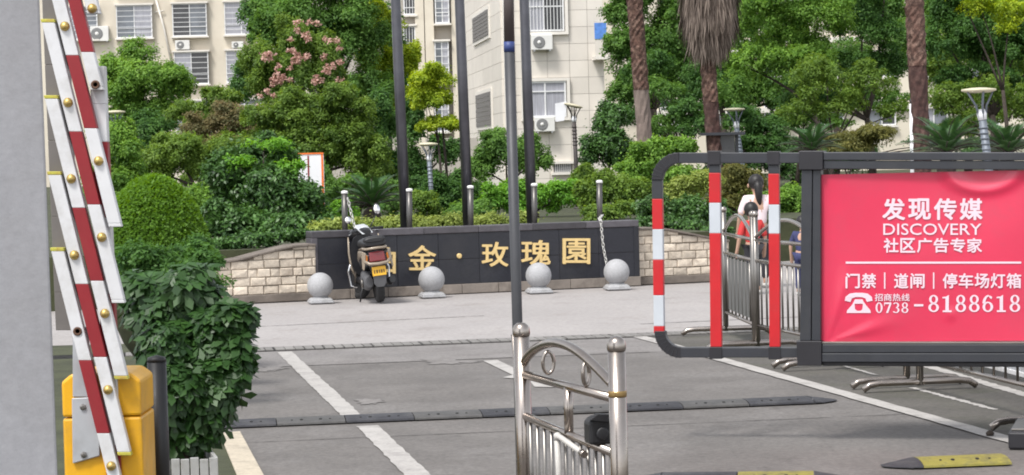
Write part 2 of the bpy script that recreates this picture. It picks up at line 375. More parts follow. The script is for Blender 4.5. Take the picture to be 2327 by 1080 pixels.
def glyph(text, pl, px0, py0, px1, py1, w, name, m, parent, depth=.0, bold=0.0, skew=True):
    """lettering filled into the pixel box, lying on plane pl at offset w"""
    c = bpy.data.curves.new('t', 'FONT'); c.body = text; c.extrude = .05 if depth else 0
    c.resolution_u = 3
    o = bpy.data.objects.new('t', c); COL.objects.link(o)
    dg = bpy.context.evaluated_depsgraph_get(); me = bpy.data.meshes.new_from_object(o.evaluated_get(dg))
    bpy.data.objects.remove(o); bpy.data.curves.remove(c)
    co = np.empty(len(me.vertices) * 3); me.vertices.foreach_get('co', co); co = co.reshape(-1, 3)
    x0, x1, y0, y1 = co[:, 0].min() - bold, co[:, 0].max() + bold, co[:, 1].min() - bold, co[:, 1].max() + bold
    c00, c10, c01, c11 = [Vector(pl.uv(x, y) + (0,)) for x, y in ((px0, py1), (px1, py1), (px0, py0), (px1, py0))]
    fs = [tuple(p.vertices) for p in me.polygons]
    bpy.data.meshes.remove(me); b = MB()
    offs = [(0, 0)] if not bold else [(0, 0), (-1, -1), (1, 1), (-1, 1), (1, -1), (1.2, 0), (-1.2, 0), (0, 1.2), (0, -1.2)]
    for i, (ox, oy) in enumerate(offs):          # a heavier stroke: the same outline spread a little
        vs = []
        for x, y, z in co:
            s, t = (x + ox * bold - x0) / (x1 - x0), (y + oy * bold - y0) / (y1 - y0)
            q = c00 * ((1 - s) * (1 - t)) + c10 * (s * (1 - t)) + c01 * ((1 - s) * t) + c11 * (s * t)
            ww = (w(q.x, q.y) if callable(w) else w) + i * .00022 + (depth * (z > 0) if depth else 0)
            vs.append(pl.p(q.x, q.y, ww))
        b.add(vs, fs)
    return b.build(name, m, parent, weld=False)
for ch, x0, y0, x1, y1 in (('铂', 838, 562, 898, 622), ('金', 927, 558, 990, 614), ('玫', 1094, 550, 1154, 606), ('瑰', 1184, 546, 1250, 602)):
    glyph(ch, SP, x0, y0, x1, y1, .001, 'character', M['gold'], sign, .022, .011)
b = MB(); c_ = SP.p(*SP.uv(1043, 582), .001); b.lathe([(.034, 0), (.034, .02), (.024, .026), (.012, .024), (.001, .024)], c_, 20, axis=tuple(SP.n)); b.build('character_dot', M['gold'], sign)
glyph('園', SP, 1278, 542, 1340, 600, .001, 'character', M['gold'], sign, .022, .011)
# ================================================================== THINGS ON THE STREET
# ---- stone ball bollards
def ball_bollard(px, py, r_px, label):
    p = g(px, py); sc = (p - CAM).length / F; r = r_px * sc
    t = thing('stone_bollard', label, 'bollard', p + Vector((0, r * .7, 0)), R(10 + random.uniform(-4, 4)), 'round stone bollards before the name wall')
    b = MB(); w = r * .92; hb = r * .42
    c = [(-w, -w, 0), (w, -w, 0), (w, w, 0), (-w, w, 0)]; k = .82
    b.hexa(c + [(x * 1, y * 1, hb * .45) for x, y, _ in c]).build('foot', M['granite'], t, bevel=.012, local=True)
    MB().hexa([(x * .98, y * .98, hb * .45) for x, y, _ in c] + [(x * k * .9, y * k * .9, hb) for x, y, _ in c]).build('base', M['granite'], t, bevel=.012, local=True)
    MB().lathe([(r * .62, hb * .98), (r * .60, hb * 1.12), (r * .5, hb * 1.2)], n=24).build('collar', M['granite'], t, local=True)
    MB().ball((0, 0, hb + r * .93), r, n=36, m=22).build('ball', M['granite'], t, local=True)
    return t
ball_bollard(727, 690, 29.5, 'round stone bollard farthest left, by the stone wall')
ball_bollard(981, 677, 30, 'round stone bollard just right of the parked scooter')
ball_bollard(1225, 667, 29.5, 'round stone bollard right of the dark near pole')
ball_bollard(1403, 659, 29.5, 'round stone bollard at the right end of the name wall')

# ---- flag poles and short chain posts on the name wall
M['pole_dark'] = mat('dark_bronze_pole', (.105, .105, .12), .30, .75, .2, 4)
M['post_dark'] = mat('dark_steel_post', (.10, .095, .09), .35, .6, .2, 4)
M['white_cap'] = mat('white_cap', (.75, .74, .72), .5)
M['chain'] = mat('galvanised_chain', (.62, .61, .58), .5, .3)
for (x0, y0, x1, y1), lab in (((922, 517, 899, 0), 'tall dark flag pole farthest left, behind the name wall'), ((1064, 511, 1044, 0), 'tall dark flag pole in the middle of the three'), ((1209, 505, 1191, 0), 'tall dark flag pole farthest right, beyond the near pole')):
    Y = SP.hit(x0, y0).y + .55
    a = at(x0, y0, Y); t_ = at(x1, y1, Y); d = (t_ - a); base = a - d * ((a.z - BEDZ) / d.z)
    t = thing('flag_pole', lab, 'flag pole', base, 0, 'flag poles')
    MB().lathe([(.13, 0), (.13, .02), (.08, .03)], base, 20).build('base_flange', M['pole_dark'], t)
    top = base + d * (7.5 / d.z)
    q = [base + (top - base) * k for k in (0, .3, .6, 1)]
    MB().tube(q, [.070, .066, .058, .042], 20).build('pole', M['pole_dark'], t)
    MB().ball(top + Z * .05, .065).build('finial', M['pole_dark'], t)
def short_post(px, pyt, pyb, label, dy):
    Y = SP.hit(px, pyb).y + dy; a = at(px, pyt, Y)
    t = thing('chain_post', label, 'post', Vector((a.x, a.y, BEDZ)), 0, 'short posts in a row behind the name wall')
    x = at(px, pyb, Y); b0 = Vector((x.x, x.y, BEDZ))
    MB().tube([b0, a - Z * .02], .038, 14).build('post', M['post_dark'], t)
    MB().lathe([(.043, -.02), (.043, .008), (.03, .018), (.001, .022)], a, 14).build('cap', M['white_cap'], t)
    return a
P = {}
for px, y0, y1, lab in ((783, 437, 515, 'short dark post with white cap, above the scooter mirrors'), (930, 432, 515, 'short post beside the foot of the left flag pole'), (1069, 425, 508, 'short post beside the foot of the middle flag pole'), (1214, 420, 500, 'short post beside the foot of the right flag pole'), (1362, 413, 494, 'short dark post with white cap, right of the flag poles')):
    P[px] = short_post(px, y0, y1, lab, .35 if px in (783, 1362) else .32)
def chain(pts, name, label):
    """separate oval links along a line"""
    pts = [Vector(p) for p in pts]; root = thing(name, label, 'chain', pts[-1]); i = 0
    L = sum((b - a).length for a, b in zip(pts, pts[1:])); n = int(L / .048); proto = None
    for k in range(n):
        s = (k + .5) / n * L; acc = 0
        for a, b in zip(pts, pts[1:]):
            l = (b - a).length
            if acc + l >= s: p = a + (b - a) * ((s - acc) / l); d = (b - a).normalized(); break
            acc += l
        if proto is None:
            ring = [(.016 * math.cos(t), 0, .030 * math.sin(t)) for t in [2 * math.pi * j / 10 for j in range(11)]]
            proto = MB().tube(ring, .006, 5, cap=False).build('link', M['chain'], root, local=True); o = proto
        else:
            o = bpy.data.objects.new('link', proto.data); COL.objects.link(o); o.parent = root
        o.location = p - pts[-1]; q = d.to_track_quat('Z', 'Y'); o.rotation_mode = 'QUATERNION'
        from mathutils import Quaternion
        o.rotation_quaternion = q @ Quaternion((0, 0, 1), R(90) * (k % 2) + .4)
s0 = SP.p(SP.uv(1364, 500)[0], sV1 + .012, .02)
chain([P[1362] + Vector((.03, -.03, -.44)), SP.p(SP.uv(1364, 500)[0], sV1 + .03, -.05), s0, SP.p(SP.uv(1369, 560)[0], SP.uv(1369, 560)[1], .03), SP.p(*SP.uv(1377, 612), .06)], 'hanging_chain', 'pale chain hanging down the front of the name wall')
a0 = P[783]; Yc = a0.y
chain([at(790, 450, Yc - .04), at(797, 480, Yc - .04), at(806, 516, Yc - .06), at(808, 526, Yc - .06)], 'hanging_chain', 'pale chain hanging from the post above the scooter')

# ---- near dark pole beside the stainless gate
NP = at(1185, 1080, DM(5.62)); NT = at(1156, 0, DM(5.62)); nd = NT - NP; nb = NP - nd * (NP.z / nd.z)
t = thing('lamp_pole', 'slim dark pole with a blue band, beside the stainless gate', 'pole', nb)
m1 = at(1157, 95, DM(5.62)); m2 = at(1157.5, 118, DM(5.62))
M['pole_dull'] = mat('dull_dark_pole', (.055, .056, .062), .5, .2, .15, 6)
MB().tube([nb, nb + nd * .5, m2], .0225, 18).build('shaft', M['pole_dull'], t)
M['blue_tape'] = mat('blue_tape', (.03, .05, .17), .5)
M['brown_pole'] = mat('brownish_pole', (.075, .058, .055), .5, .1, .2, 5)
MB().tube([m2, m1], .0238, 18).build('blue_band', M['blue_tape'], t)
MB().tube([m1, m1 + (NT - m1) * 2.0], .0225, 18).build('upper_shaft', M['brown_pole'], t)
MB().lathe([(.07, 0), (.07, .012), (.03, .02)], nb, 16).build('flange', M['pole_dark'], t)
e0 = at(1166, 760, DM(5.58)); e1 = at(1190, 1080, DM(5.58)); ed = e1 - e0; e2 = e0 + ed * ((e0.z - .02) / -ed.z)
MB().tube([e0, e2], .010, 8).build('side_pipe', M['steel'], t)

# ---- near stainless gate panel
GP = Plane(at(1185, 760, DM(5.47)), at(1400, 790, DM(5.0)))
gate = thing('steel_gate_panel', 'stainless steel pedestrian gate panel with arched top in the foreground', 'gate', GP.p(GP.L / 2, 0))
def gv(x, y): return GP.p(*GP.uv(x, y))
def post(pl, u, ztop, r, parent, name='post'):
    p = pl.p(u, 0); o = MB().tube([p, p + Z * (ztop - .05)], r, 24).build(name, M['steel'], parent)
    q = p + Z * (ztop - .055)
    MB().lathe([(r * 1.04, 0), (r * 1.08, .010), (r * 1.05, .026), (r * .9, .042), (r * .5, .053), (.0005, .056)], q, 24).build('cap', M['steel'], o)
    return o
uN, zN = GP.uv(1400, 764); uF, zF = GP.uv(1184, 733)
pN = post(GP, uN, zN, .034, gate); pF = post(GP, uF, zF, .034, gate)
M['rust_band'] = mat('tarnish_band', (.36, .24, .10), .4, .8, .2, 20)
cb = gv(1403, 895); MB().lathe([(.0347, -.012), (.0356, -.004), (.0356, .006), (.0347, .012)], GP.p(uN, cb.z), 24).build('weld_band', M['rust_band'], pN)
ap = [gv(x, y) for x, y in ((1186, 835), (1198, 812), (1222, 790), (1255, 779), (1290, 786), (1325, 808), (1360, 840), (1392, 874))]
sm = []
for i in range(len(ap) - 1):
    p0, p1, p2, p3 = ap[max(i - 1, 0)], ap[i], ap[i + 1], ap[min(i + 2, len(ap) - 1)]
    for k in range(5):
        s = k / 5; sm.append(.5 * ((2 * p1) + (p2 - p0) * s + (2 * p0 - 5 * p1 + 4 * p2 - p3) * s * s + (3 * p1 - p0 - 3 * p2 + p3) * s ** 3))
sm.append(ap[-1])
MB().tube(sm, .019, 14).build('arch_rail', M['steel'], gate)
MB().tube([gv(1186, 850), gv(1396, 906)], .018, 14).build('top_rail', M['steel'], gate)
MB().tube([gv(1186, 943), gv(1400, 1032)], .018, 14).build('middle_rail', M['steel'], gate)
MB().tube([gv(1291, 880), gv(1293, 985)], .019, 14).build('short_post', M['steel'], gate)
lo = .14
MB().tube([GP.p(uF, lo), GP.p(uN, lo)], .018, 12).build('bottom_rail', M['steel'], gate)
for k in range(1, 13):
    u = uF + (uN - uF) * k / 13; z1 = GP.uv(1186, 943)[1] + (GP.uv(1400, 1032)[1] - GP.uv(1186, 943)[1]) * (k / 13)
    MB().tube([GP.p(u, lo), GP.p(u, z1)], .0095, 10).build('picket', M['steel_dull'], gate)
def ring(c, ru, rv, r, ang, name='scroll_ring'):
    pts = [c + Vector((math.cos(ang), math.sin(ang), 0)) * (ru * math.cos(t)) + Z * (rv * math.sin(t)) for t in [2 * math.pi * k / 20 for k in range(21)]]
    return MB().tube(pts, r, 8, cap=False).build(name, M['steel'], gate)
ring(gv(1246, 824), .024, .044, .0075, R(20)); ring(gv(1332, 849), .024, .046, .0085, R(58))
cbx = thing('black_camera', 'small black hooded box fixed on the gate rail', 'camera', gv(1361, 1000))
bx = gv(1361, 976); w = .052
prof = [(-.05, -.055), (.05, -.055), (.055, .02), (.035, .052), (-.02, .056), (-.05, .035)]
GQ = Plane(GP.o + Vector((0, 0, 0)), GP.o + Vector((1, .25, 0)))
cu, cv = GQ.u, GQ.n
MB().prism([bx + cu * a + Z * b_ - cv * .045 for a, b_ in prof], cv * .09).build('housing', M['black_plastic'], cbx, bevel=.012)
MB().prism([bx + cu * a * 1.12 + Z * (b_ * 1.12 + .004) + cv * .028 for a, b_ in prof[2:]] , cv * .035).build('hood', M['black_plastic'], cbx, bevel=.003)
MB().lathe([(.024, 0), (.026, .01), (.02, .012), (.001, .012)], bx + cv * .045 - Z * .012, 16, axis=tuple(cv)).build('lens', M['black_plastic'], cbx)
MB().tube([bx - Z * .05, bx - Z * .085], .012, 8).build('bracket', M['black_plastic'], cbx)
M['pvc'] = mat('grey_white_pipe', (.52, .50, .47), .45, 0, .08, 6)
pp = thing('cable_conduit', 'pale cable conduit strapped to the gate below the black box', 'pipe', gv(1290, 1080))
f_ = GP.n * .035
pj = [gv(1288, 1078) + f_, gv(1284, 1000) + f_, gv(1285, 990) + f_, gv(1292, 993) + f_, gv(1340, 1027) + f_]
MB().tube([pj[0] - Z * .3, pj[0], pj[1]], .0115, 12).build('riser', M['pvc'], pp)
MB().tube(pj[1:], .0115, 12).build('elbow_pipe', M['pvc'], pp)
MB().ball(pj[2], .016, n=12, m=8).build('joint', M['pvc'], pp)
MB().tube([pj[4], pj[4] + (pj[4] - pj[3]).normalized() * .03], .015, 12).build('coupler', M['steel'], pp)

# ---- advertising boom on the right
BP = Plane(at(1490, 600, DM(7.95)), at(2327, 600, DM(7.62)))
def bu(x, y): return BP.uv(x, y)
uR = bu(2440, 600)[0]
bz = BP.p(bu(2420, 600)[0], 0)
boom = thing('advertising_boom', 'wide dark-framed barrier boom with red advertising panel and striped tail', 'barrier', bz)
def pq(pts): return [bu(x, y) for x, y in pts]
def bpoly(pts, w0, w1, name, m, parent=boom, bevel=.004, seg=2): return MB().pprism(BP, pq(pts), w0, w1).build(name, m, parent, bevel=bevel, seg=seg)
T = .035
M['boom'] = mat('charcoal_boom_paint', (.030, .032, .039), .40, 0, .12, 6, dirt=(.05, .05, .05), dscale=4, damt=.4)
M['boom_joint'] = mat('black_joint_sleeve', (.018, .017, .021), .45, 0, .15, 6)
# tail: bent tube with corner pieces
tail = bpoly([(1545, 347), (1822, 347), (1822, 371), (1545, 371)], -T * .8, T * .8, 'top_bar', M['boom'])
bpoly([(1548, 789), (1818, 789), (1818, 812), (1548, 812)], -T * .8, T * .8, 'bottom_bar', M['boom'])
def corner(cx, cy, a0, a1, r0, r1, name):
    n = 9; o = []; i = []
    for k in range(n):
        a = R(a0 + (a1 - a0) * k / (n - 1)); o.append((cx + r1 * math.cos(a), cy - r1 * math.sin(a))); i.append((cx + r0 * math.cos(a), cy - r0 * math.sin(a)))
    root = bpoly(o + i[::-1], -T * .82, T * .82, name, M['boom_joint'], bevel=.003)
    for k in range(1, n - 1):   # ribs of the bend
        a = R(a0 + (a1 - a0) * k / (n - 1)); d = .012
        p = [(cx + r * math.cos(a + s), cy - r * math.sin(a + s)) for r, s in ((r0 - .5, -d), (r1 + 1, -d), (r1 + 1, d), (r0 - .5, d))]
        MB().pprism(BP, pq(p), -T * .9, T * .9).build('rib', M['boom'], root)
corner(1545, 409, 90, 180, 38, 62, 'corner_bend'); corner(1550, 752, 180, 270, 37, 61, 'corner_bend')
def stripes(x0, x1, segs, dx, name):
    """one striped upright; segs of (y0,y1,material)"""
    root = None
    for y0, y1, m in segs:
        k0, k1 = (y0 - 350) / 460 * dx, (y1 - 350) / 460 * dx
        w = T * (.95 if m == 'boom_joint' else .62)
        e = 2 if m == 'boom_joint' else 0
        o = bpoly([(x0 + k0 - e, y0), (x1 + k0 + e, y0), (x1 + k1 + e, y1 - .15), (x0 + k1 - e, y1 - .15)], -w, w, name if root is None else 'stripe', M[m], boom if root is None else root, bevel=.003)
        if root is None: root = o
    return root
stripes(1482, 1505, [(409, 452, 'boom'), (452, 521, 'red_paint'), (521, 590, 'reflect_white'), (590, 671, 'red_paint'), (671, 741, 'reflect_white'), (741, 757, 'red_paint')], 6, 'end_upright')
stripes(1612, 1637, [(343, 375, 'boom_joint'), (375, 393, 'boom'), (393, 461, 'red_paint'), (461, 530, 'reflect_white'), (530, 788, 'red_paint'), (788, 815, 'boom_joint')], 4, 'upright')
stripes(1747, 1771, [(344, 375, 'boom_joint'), (375, 395, 'boom'), (395, 465, 'red_paint'), (465, 531, 'reflect_white'), (531, 788, 'red_paint'), (788, 816, 'boom_joint')], 3, 'upright')
# box frame
X1 = 2440
bpoly([(1820, 343), (1874, 343), (1874, 386), (1820, 386)], -.075, .075, 'corner_block', M['boom_joint'])
bpoly([(1814, 773), (1871, 773), (1871, 829), (1816, 829)], -.075, .075, 'corner_block', M['boom_joint'])
bpoly([(1825, 386), (1849, 386), (1846, 773), (1821, 773)], -.06, .06, 'frame_post', M['boom'])
bpoly([(1850.5, 386), (1868, 386), (1868, 773), (1847.5, 773)], -.055, .055, 'frame_post', M['boom'])
bpoly([(1874, 346), (X1, 346.5), (X1, 365), (1874, 364)], -.06, .062, 'frame_rail', M['boom'])
bpoly([(1874, 365), (X1, 366), (X1, 386), (1874, 384)], -.055, .055, 'frame_rail', M['boom'])
bpoly([(1871, 781), (X1, 781), (X1, 800), (1871, 800)], -.06, .06, 'frame_rail', M['boom'])
bpoly([(1871, 801), (X1, 801), (X1, 821), (1871, 821)], -.06, .065, 'frame_rail', M['boom'])
bpoly([(1871, 821.5), (X1, 823), (X1, 834), (1871, 830)], -.05, .04, 'under_rail', M['boom_joint'])
bpoly([(1871, 775.5), (X1, 775.5), (X1, 780.6), (1871, 780.6)], -.05, .056, 'trim_strip', M['steel_dull'], bevel=.002)
# panel film: slightly slack, so that it dimples and shines
M['ad_red'] = mat('red_advertising_film', (.62, .026, .078), .34, 0, .07, 1.6, .03, 5, spec=.6, coat=.25, dirt=(.50, .05, .09), dscale=2.5, damt=.5)
M['ad_white'] = mat('pink_white_print', (.74, .57, .64), .5, 0, .03, 6)
pa0, pz0 = bu(1868, 776); pa1, pz1 = bu(X1, 384)
def film(u, v):
    s = (u - pa0); q = v - pz0
    d = .004 * math.sin(3.1 * s + 1.7 * q) + .0025 * math.sin(7.3 * q - 2.2 * s)
    # slack fold hanging near the upper right
    cu_, cv_ = bu(2235, 380); du, dv = (u - cu_) / .26, (v - cv_) / .17
    rr = math.hypot(du, dv); d += .014 * math.exp(-((rr - .8) / .16) ** 2) * (1 if v < cv_ else .5)
    # soft ridges at the lower left corner
    cu_, cv_ = bu(1880, 780); a = math.atan2(v - cv_, u - cu_ + 1e-6); rad = math.hypot(v - cv_, u - cu_)
    d += .010 * math.exp(-((a - .32) / .12) ** 2) * math.exp(-((rad - .22) / .18) ** 2)
    d += .008 * math.exp(-((a - 1.25) / .12) ** 2) * math.exp(-((rad - .25) / .2) ** 2)
    cu_, cv_ = bu(2160, 715); d += .006 * math.exp(-(((u - cu_) / .03) ** 2 + ((v - cv_) / .035) ** 2))
    return d
nu, nv = 150, 70; vs = []; fs = []
for j in range(nv + 1):
    for i in range(nu + 1):
        u = pa0 + (pa1 - pa0) * i / nu; v = pz0 + (pz1 - pz0) * j / nv; vs.append(BP.p(u, v, .012 + film(u, v)))
for j in range(nv):
    for i in range(nu):
        k = j * (nu + 1) + i; fs.append((k, k + 1, k + nu + 2, k + nu + 1))
b = MB(); b.add(vs, fs, True); panel = b.build('advertising_panel', M['ad_red'], boom, weld=False)
MB().pbox(BP, pa0, pa1, pz0, pz1, -.03, -.012).build('panel_back', M['boom'], boom)
fw = lambda u, v: .0155 + film(u, v)
def ad(text, x0, y0, x1, y1, bold): return glyph(text, BP, x0, y0, x1, y1, fw, 'lettering', M['ad_white'], panel, 0, bold)
def row(chars, boxes, y0, y1, bold):
    for ch, (x0, x1) in zip(chars, boxes): ad(ch, x0, y0, x1, y1, bold)
def spread(x0, x1, n, gap): 
    w = (x1 - x0 - gap * (n - 1)) / n; return [(x0 + i * (w + gap), x0 + i * (w + gap) + w) for i in range(n)]
row('发现传媒', spread(2006, 2233, 4, 7), 451, 500, .022)
ad('DISCOVERY', 2008, 508, 2231, 534, .004)
row('社区广告专家', spread(2009, 2232, 6, 4), 541, 574, .018)
row('门禁', spread(1923, 1992, 2, 5), 621, 655, .018); row('道闸', spread(2033, 2102, 2, 5), 621, 655, .018)
row('停车场灯箱', spread(2143, 2321, 5, 3), 621, 655, .018)
row('招商热线', spread(1989, 2068, 4, 2), 667, 684, .012)
def flat(pts, name='lettering'):
    return MB().add([BP.p(u, v, fw(u, v)) for u, v in pq(pts)], [tuple(range(len(pts)))]).build(name, M['ad_white'], panel)
def bar(x0, y0, x1, y1, n=1):
    for i in range(n):
        a = x0 + (x1 - x0) * i / n; c = x0 + (x1 - x0) * (i + 1) / n
        yield [(a, y0), (c, y0), (c, y1), (a, y1)]
b = MB()
for i, q in enumerate(bar(1923, 594.5, 2321, 599, 40)): b.add([BP.p(u, v, fw(u, v)) for u, v in pq(q)], [(0, 1, 2, 3)])
b.build('rule_line', M['ad_white'], panel)
flat([(2010, 619), (2013, 619), (2013, 656), (2010, 656)]); flat([(2121, 619), (2124, 619), (2124, 656), (2121, 656)])
# slab-serif digits drawn as strokes with thick and thin parts
def digit(d, x0, y0, x1, y1):
    w, h = x1 - x0, y1 - y0; b = MB()
    def poly(pts): 
        q = [bu(x0 + px * w, y0 + py * h) for px, py in pts]; b.add([BP.p(u, v, fw(u, v)) for u, v in q], [tuple(range(len(q)))])
    def oval(cx, cy, rx, ry, tx, ty, a0=0, a1=360, n=20):
        o = []; i = []
        for k in range(n + 1):
            a = R(a0 + (a1 - a0) * k / n); o.append((cx + rx * math.cos(a), cy - ry * math.sin(a))); i.append((cx + (rx - tx) * math.cos(a), cy - (ry - ty) * math.sin(a)))
        for k in range(n): poly([o[k], o[k + 1], i[k + 1], i[k]])
    if d == '0': oval(.5, .5, .46, .5, .24, .09)
    if d == '8': oval(.5, .26, .38, .26, .20, .08); oval(.5, .735, .45, .265, .22, .08)
    if d == '6': oval(.5, .70, .45, .30, .22, .08); oval(.62, .5, .57, .5, .24, .09, 95, 180); poly([(.6, .02), (.88, .12), (.80, .25), (.62, .14)])
    if d == '1': poly([(.36, .12), (.64, 0), (.64, .94), (.36, .94)]); poly([(.1, .12), (.36, .1), (.36, .2), (.1, .2)]); poly([(.12, .90), (.88, .90), (.88, 1), (.12, 1)])
    if d == '7': poly([(.04, 0), (.96, 0), (.96, .16), (.04, .16)]); poly([(.04, .16), (.14, .16), (.10, .34), (.04, .34)]); poly([(.72, .16), (.96, .16), (.56, 1), (.28, 1)])
    if d == '3': oval(.44, .26, .42, .26, .22, .08, -90, 150); oval(.44, .73, .47, .27, .23, .08, -150, 90)
    b.build('lettering', M['ad_white'], panel)
for ch, (a, c) in zip('0738', spread(1990, 2066, 4, 2)): digit(ch, a, 687, c, 711)
flat([(2078, 691), (2099, 691), (2099, 696), (2078, 696)])
for ch, (a, c) in zip('8188618', spread(2109, 2320, 7, 4)): digit(ch, a, 670, c, 709)
# telephone mark
ph = [(1921, 683), (1923, 674), (1932, 667), (1945, 665), (1960, 665), (1973, 667), (1982, 674), (1984, 683), (1971, 686), (1968, 678), (1960, 675), (1945, 675), (1937, 678), (1934, 686)]
b = MB()
def sp(pts): b.add([BP.p(u, v, fw(u, v)) for u, v in pq(pts)], [tuple(range(len(pts)))])
for i in range(6): sp([ph[i], ph[i + 1], ph[12 - i] if i < 6 else ph[7], ph[13 - i]])
sp([ph[6], ph[7], ph[8]])
sp([(1944, 680), (1961, 680), (1964, 686), (1941, 686)])
hub, ri, n = (1953, 699), 9, 20
body = lambda a: None
lft = [(1941, 686), (1937, 693), (1926, 705), (1925, 711)]; rgt = [(1964, 686), (1969, 693), (1979, 705), (1980, 711)]
sp([(1941, 686), (1964, 686), (1962, 690), (1943, 690)])
sp([(1943, 690), (1944, 702), (1932, 711), (1925, 711), (1926, 705), (1937, 693), (1941, 686)]); sp([(1962, 690), (1964, 686), (1969, 693), (1979, 705), (1980, 711), (1973, 711), (1961, 702)])
sp([(1944, 702), (1949, 706), (1957, 706), (1961, 702), (1973, 711), (1932, 711)])
b.build('telephone_mark', M['ad_white'], panel)
# drive cabinet of the boom, just outside the view, on its plinth
cb0 = BP.uv(2345, 900)[0]
c0 = BP.p(cb0 + .2, 0)
MB().pbox(BP, BP.uv(2300, 1050)[0], cb0 + .6, 0, .10, -.35, .28).build('plinth', M['boom_joint'], boom, bevel=.012)
MB().pbox(BP, BP.uv(2306, 1050)[0], cb0 + .58, .10, .112, -.30, .22).build('plinth_plate', M['steel_dull'], boom, bevel=.003)
cbn = MB().pbox(BP, cb0, cb0 + .42, .112, 1.55, -.30, .02).build('drive_cabinet', M['boom'], boom, bevel=.02)
MB().pbox(BP, cb0 + .05, cb0 + .37, .25, .85, .02, .03).build('door', M['boom'], cbn, bevel=.006)

# ---- rubber speed humps
M['rubber'] = mat('worn_rubber', (.032, .032, .038), .75, 0, .25, 10, .2, 60, dirt=(.075, .073, .073), dscale=7, damt=.6, hue_obj=.25)
M['rubber_yellow'] = mat('worn_yellow_rubber', (.24, .21, .04), .7, 0, .15, 12, .2, 50, dirt=(.10, .092, .045), dscale=11, damt=.85)
M['rubber_dirtyellow'] = mat('dusty_rubber', (.08, .077, .075), .75, 0, .2, 12, .2, 50, dirt=(.06, .06, .06), dscale=9, damt=.7)
M['hole'] = mat('bolt_hole', (.008, .008, .008), .8)
def hump(name, label, A, B, width, n, mats, endcaps=(True, True), h=.036):
    A = Vector((A.x, A.y, 0)); B = Vector((B.x, B.y, 0)); d = (B - A); L = d.length; d.normalize(); q = Vector((-d.y, d.x, 0))
    t = thing(name, label, 'speed hump', (A + B) / 2)
    prof = [(-.5, .006), (-.49, .018), (-.30, .85 * h), (-.12, h), (.12, h), (.30, .85 * h), (.49, .018), (.5, .006)]
    w = L / n
    for i in range(n):
        a = A + d * (w * i + .003); e = d * (w - .006)
        pts = [a + q * (x * width) + Z * z for x, z in prof] + [a + q * (.5 * width) + Z * .0045, a - q * (.5 * width) + Z * .0045]
        o = MB().prism(pts, e).build('rubber_module', M[mats[i % len(mats)]], t, bevel=.003, seg=1)
        for s in (.22, .36, .64, .78):
            c = a + e * s - q * (width * .30) + Z * (.85 * h)
            r_ = .007 if s in (.22, .78) else .011
            ax = (Z - q * .35).normalized()
            MB().lathe([(r_, -.004), (r_, .0025), (.0005, .0025)], c, 10, axis=tuple(ax)).build('bolt_hole', M['hole'], o)
    for on, c, s in ((endcaps[0], A, -1), (endcaps[1], B, 1)):
        if not on: continue
        ring0 = [c + q * (x * width) + Z * z for x, z in prof]; tip = [c + d * (s * .20 * math.cos(x * 2.6)) + q * (x * width * .96) + Z * .008 for x, z in prof]
        tip0 = [p - Z * .006 for p in tip]; n8 = len(prof); base = [Vector((p.x, p.y, .0045)) for p in ring0]
        vs = ring0 + tip + base + [Vector((p.x, p.y, .0045)) for p in tip]
        fs = [(i, i + 1, n8 + i + 1, n8 + i) for i in range(n8 - 1)] + [(n8 + i, n8 + i + 1, 3 * n8 + i + 1, 3 * n8 + i) for i in range(n8 - 1)]
        MB().add(vs, fs).build('end_module', M['rubber'], t)
    return t
hump('speed_hump', 'long worn grey rubber speed hump across the lane', mid(470, 470, 970), g(1838, 913), .33, 9, ['rubber', 'rubber_dirtyellow', 'rubber', 'rubber_dirtyellow'])
hump('speed_hump', 'short yellow rubber speed hump beside the dark plinth', g(2082, 1058), g(2282, 1050), .30, 1, ['rubber_yellow'], (True, False), h=.042)
h0 = g(1500, 1086); h1 = g(1845, 1084)
hump('speed_hump', 'black and yellow rubber hump at the bottom edge of the view', h0 - Vector((.0, .12, 0)), h1 - Vector((0, .10, 0)), .30, 2, ['rubber', 'rubber_yellow'], (True, True), h=.04)

# ---- stainless crowd fence along the lane
def fence_panel(A, B, label, name='steel_fence_panel', twin=False, h=1.2, plate=False, feet=True, npk=12, group='stainless fence panels along the lane'):
    A = Vector((A.x, A.y, 0)); B = Vector((B.x, B.y, 0)); pl = Plane(A, B); L = pl.L
    t = thing(name, label, 'fence', (A + B) / 2, 0, group)
    for u in (.0, L):
        q = pl.p(u, .04); o = MB().tube([q, pl.p(u, h - .03)], .026, 14).build('post', M['steel_dull'], t)
        MB().lathe([(.027, -.04), (.031, -.03), (.031, -.008), (.024, .004), (.010, .012), (.0005, .014)], pl.p(u, h), 14).build('cap', M['steel'], o)
    arch = [pl.p(L * k / 14, h - .22 + .17 * math.sin(math.pi * k / 14)) for k in range(15)]
    MB().tube(arch, .016, 10).build('arch_rail', M['steel'], t)
    for z, nm in ((h - .24, 'top_rail'), (h - .42, 'middle_rail'), (.22, 'bottom_rail')): MB().tube([pl.p(0, z), pl.p(L, z)], .016, 10).build(nm, M['steel'], t)
    for k in range(1, npk):
        u = L * k / npk; MB().tube([pl.p(u, .22), pl.p(u, h - .42)], .009, 8).build('picket', M['steel_dull'], t)
    if plate: MB().pbox(pl, L * .18, L * .86, .26, h - .46, -.008, .004).build('grey_plate', M['plate'], t)
    if feet:
        for u in (.0, L):
            c = pl.p(u, 0); n = pl.n; w = .42
            pts = [c - n * w + Z * .022, c - n * (w - .05) + Z * .055, c - n * (w - .12) + Z * .065, c + n * (w - .12) + Z * .065, c + n * (w - .05) + Z * .055, c + n * w + Z * .022]
            MB().tube(pts, .024, 10).build('foot', M['steel'], t)
    return t
M['plate'] = mat('grey_plate', (.13, .13, .125), .6, .2, .1, 4)
FB = g(2076, 884); FC = g(1722, 797); FD = g(1650, 762)
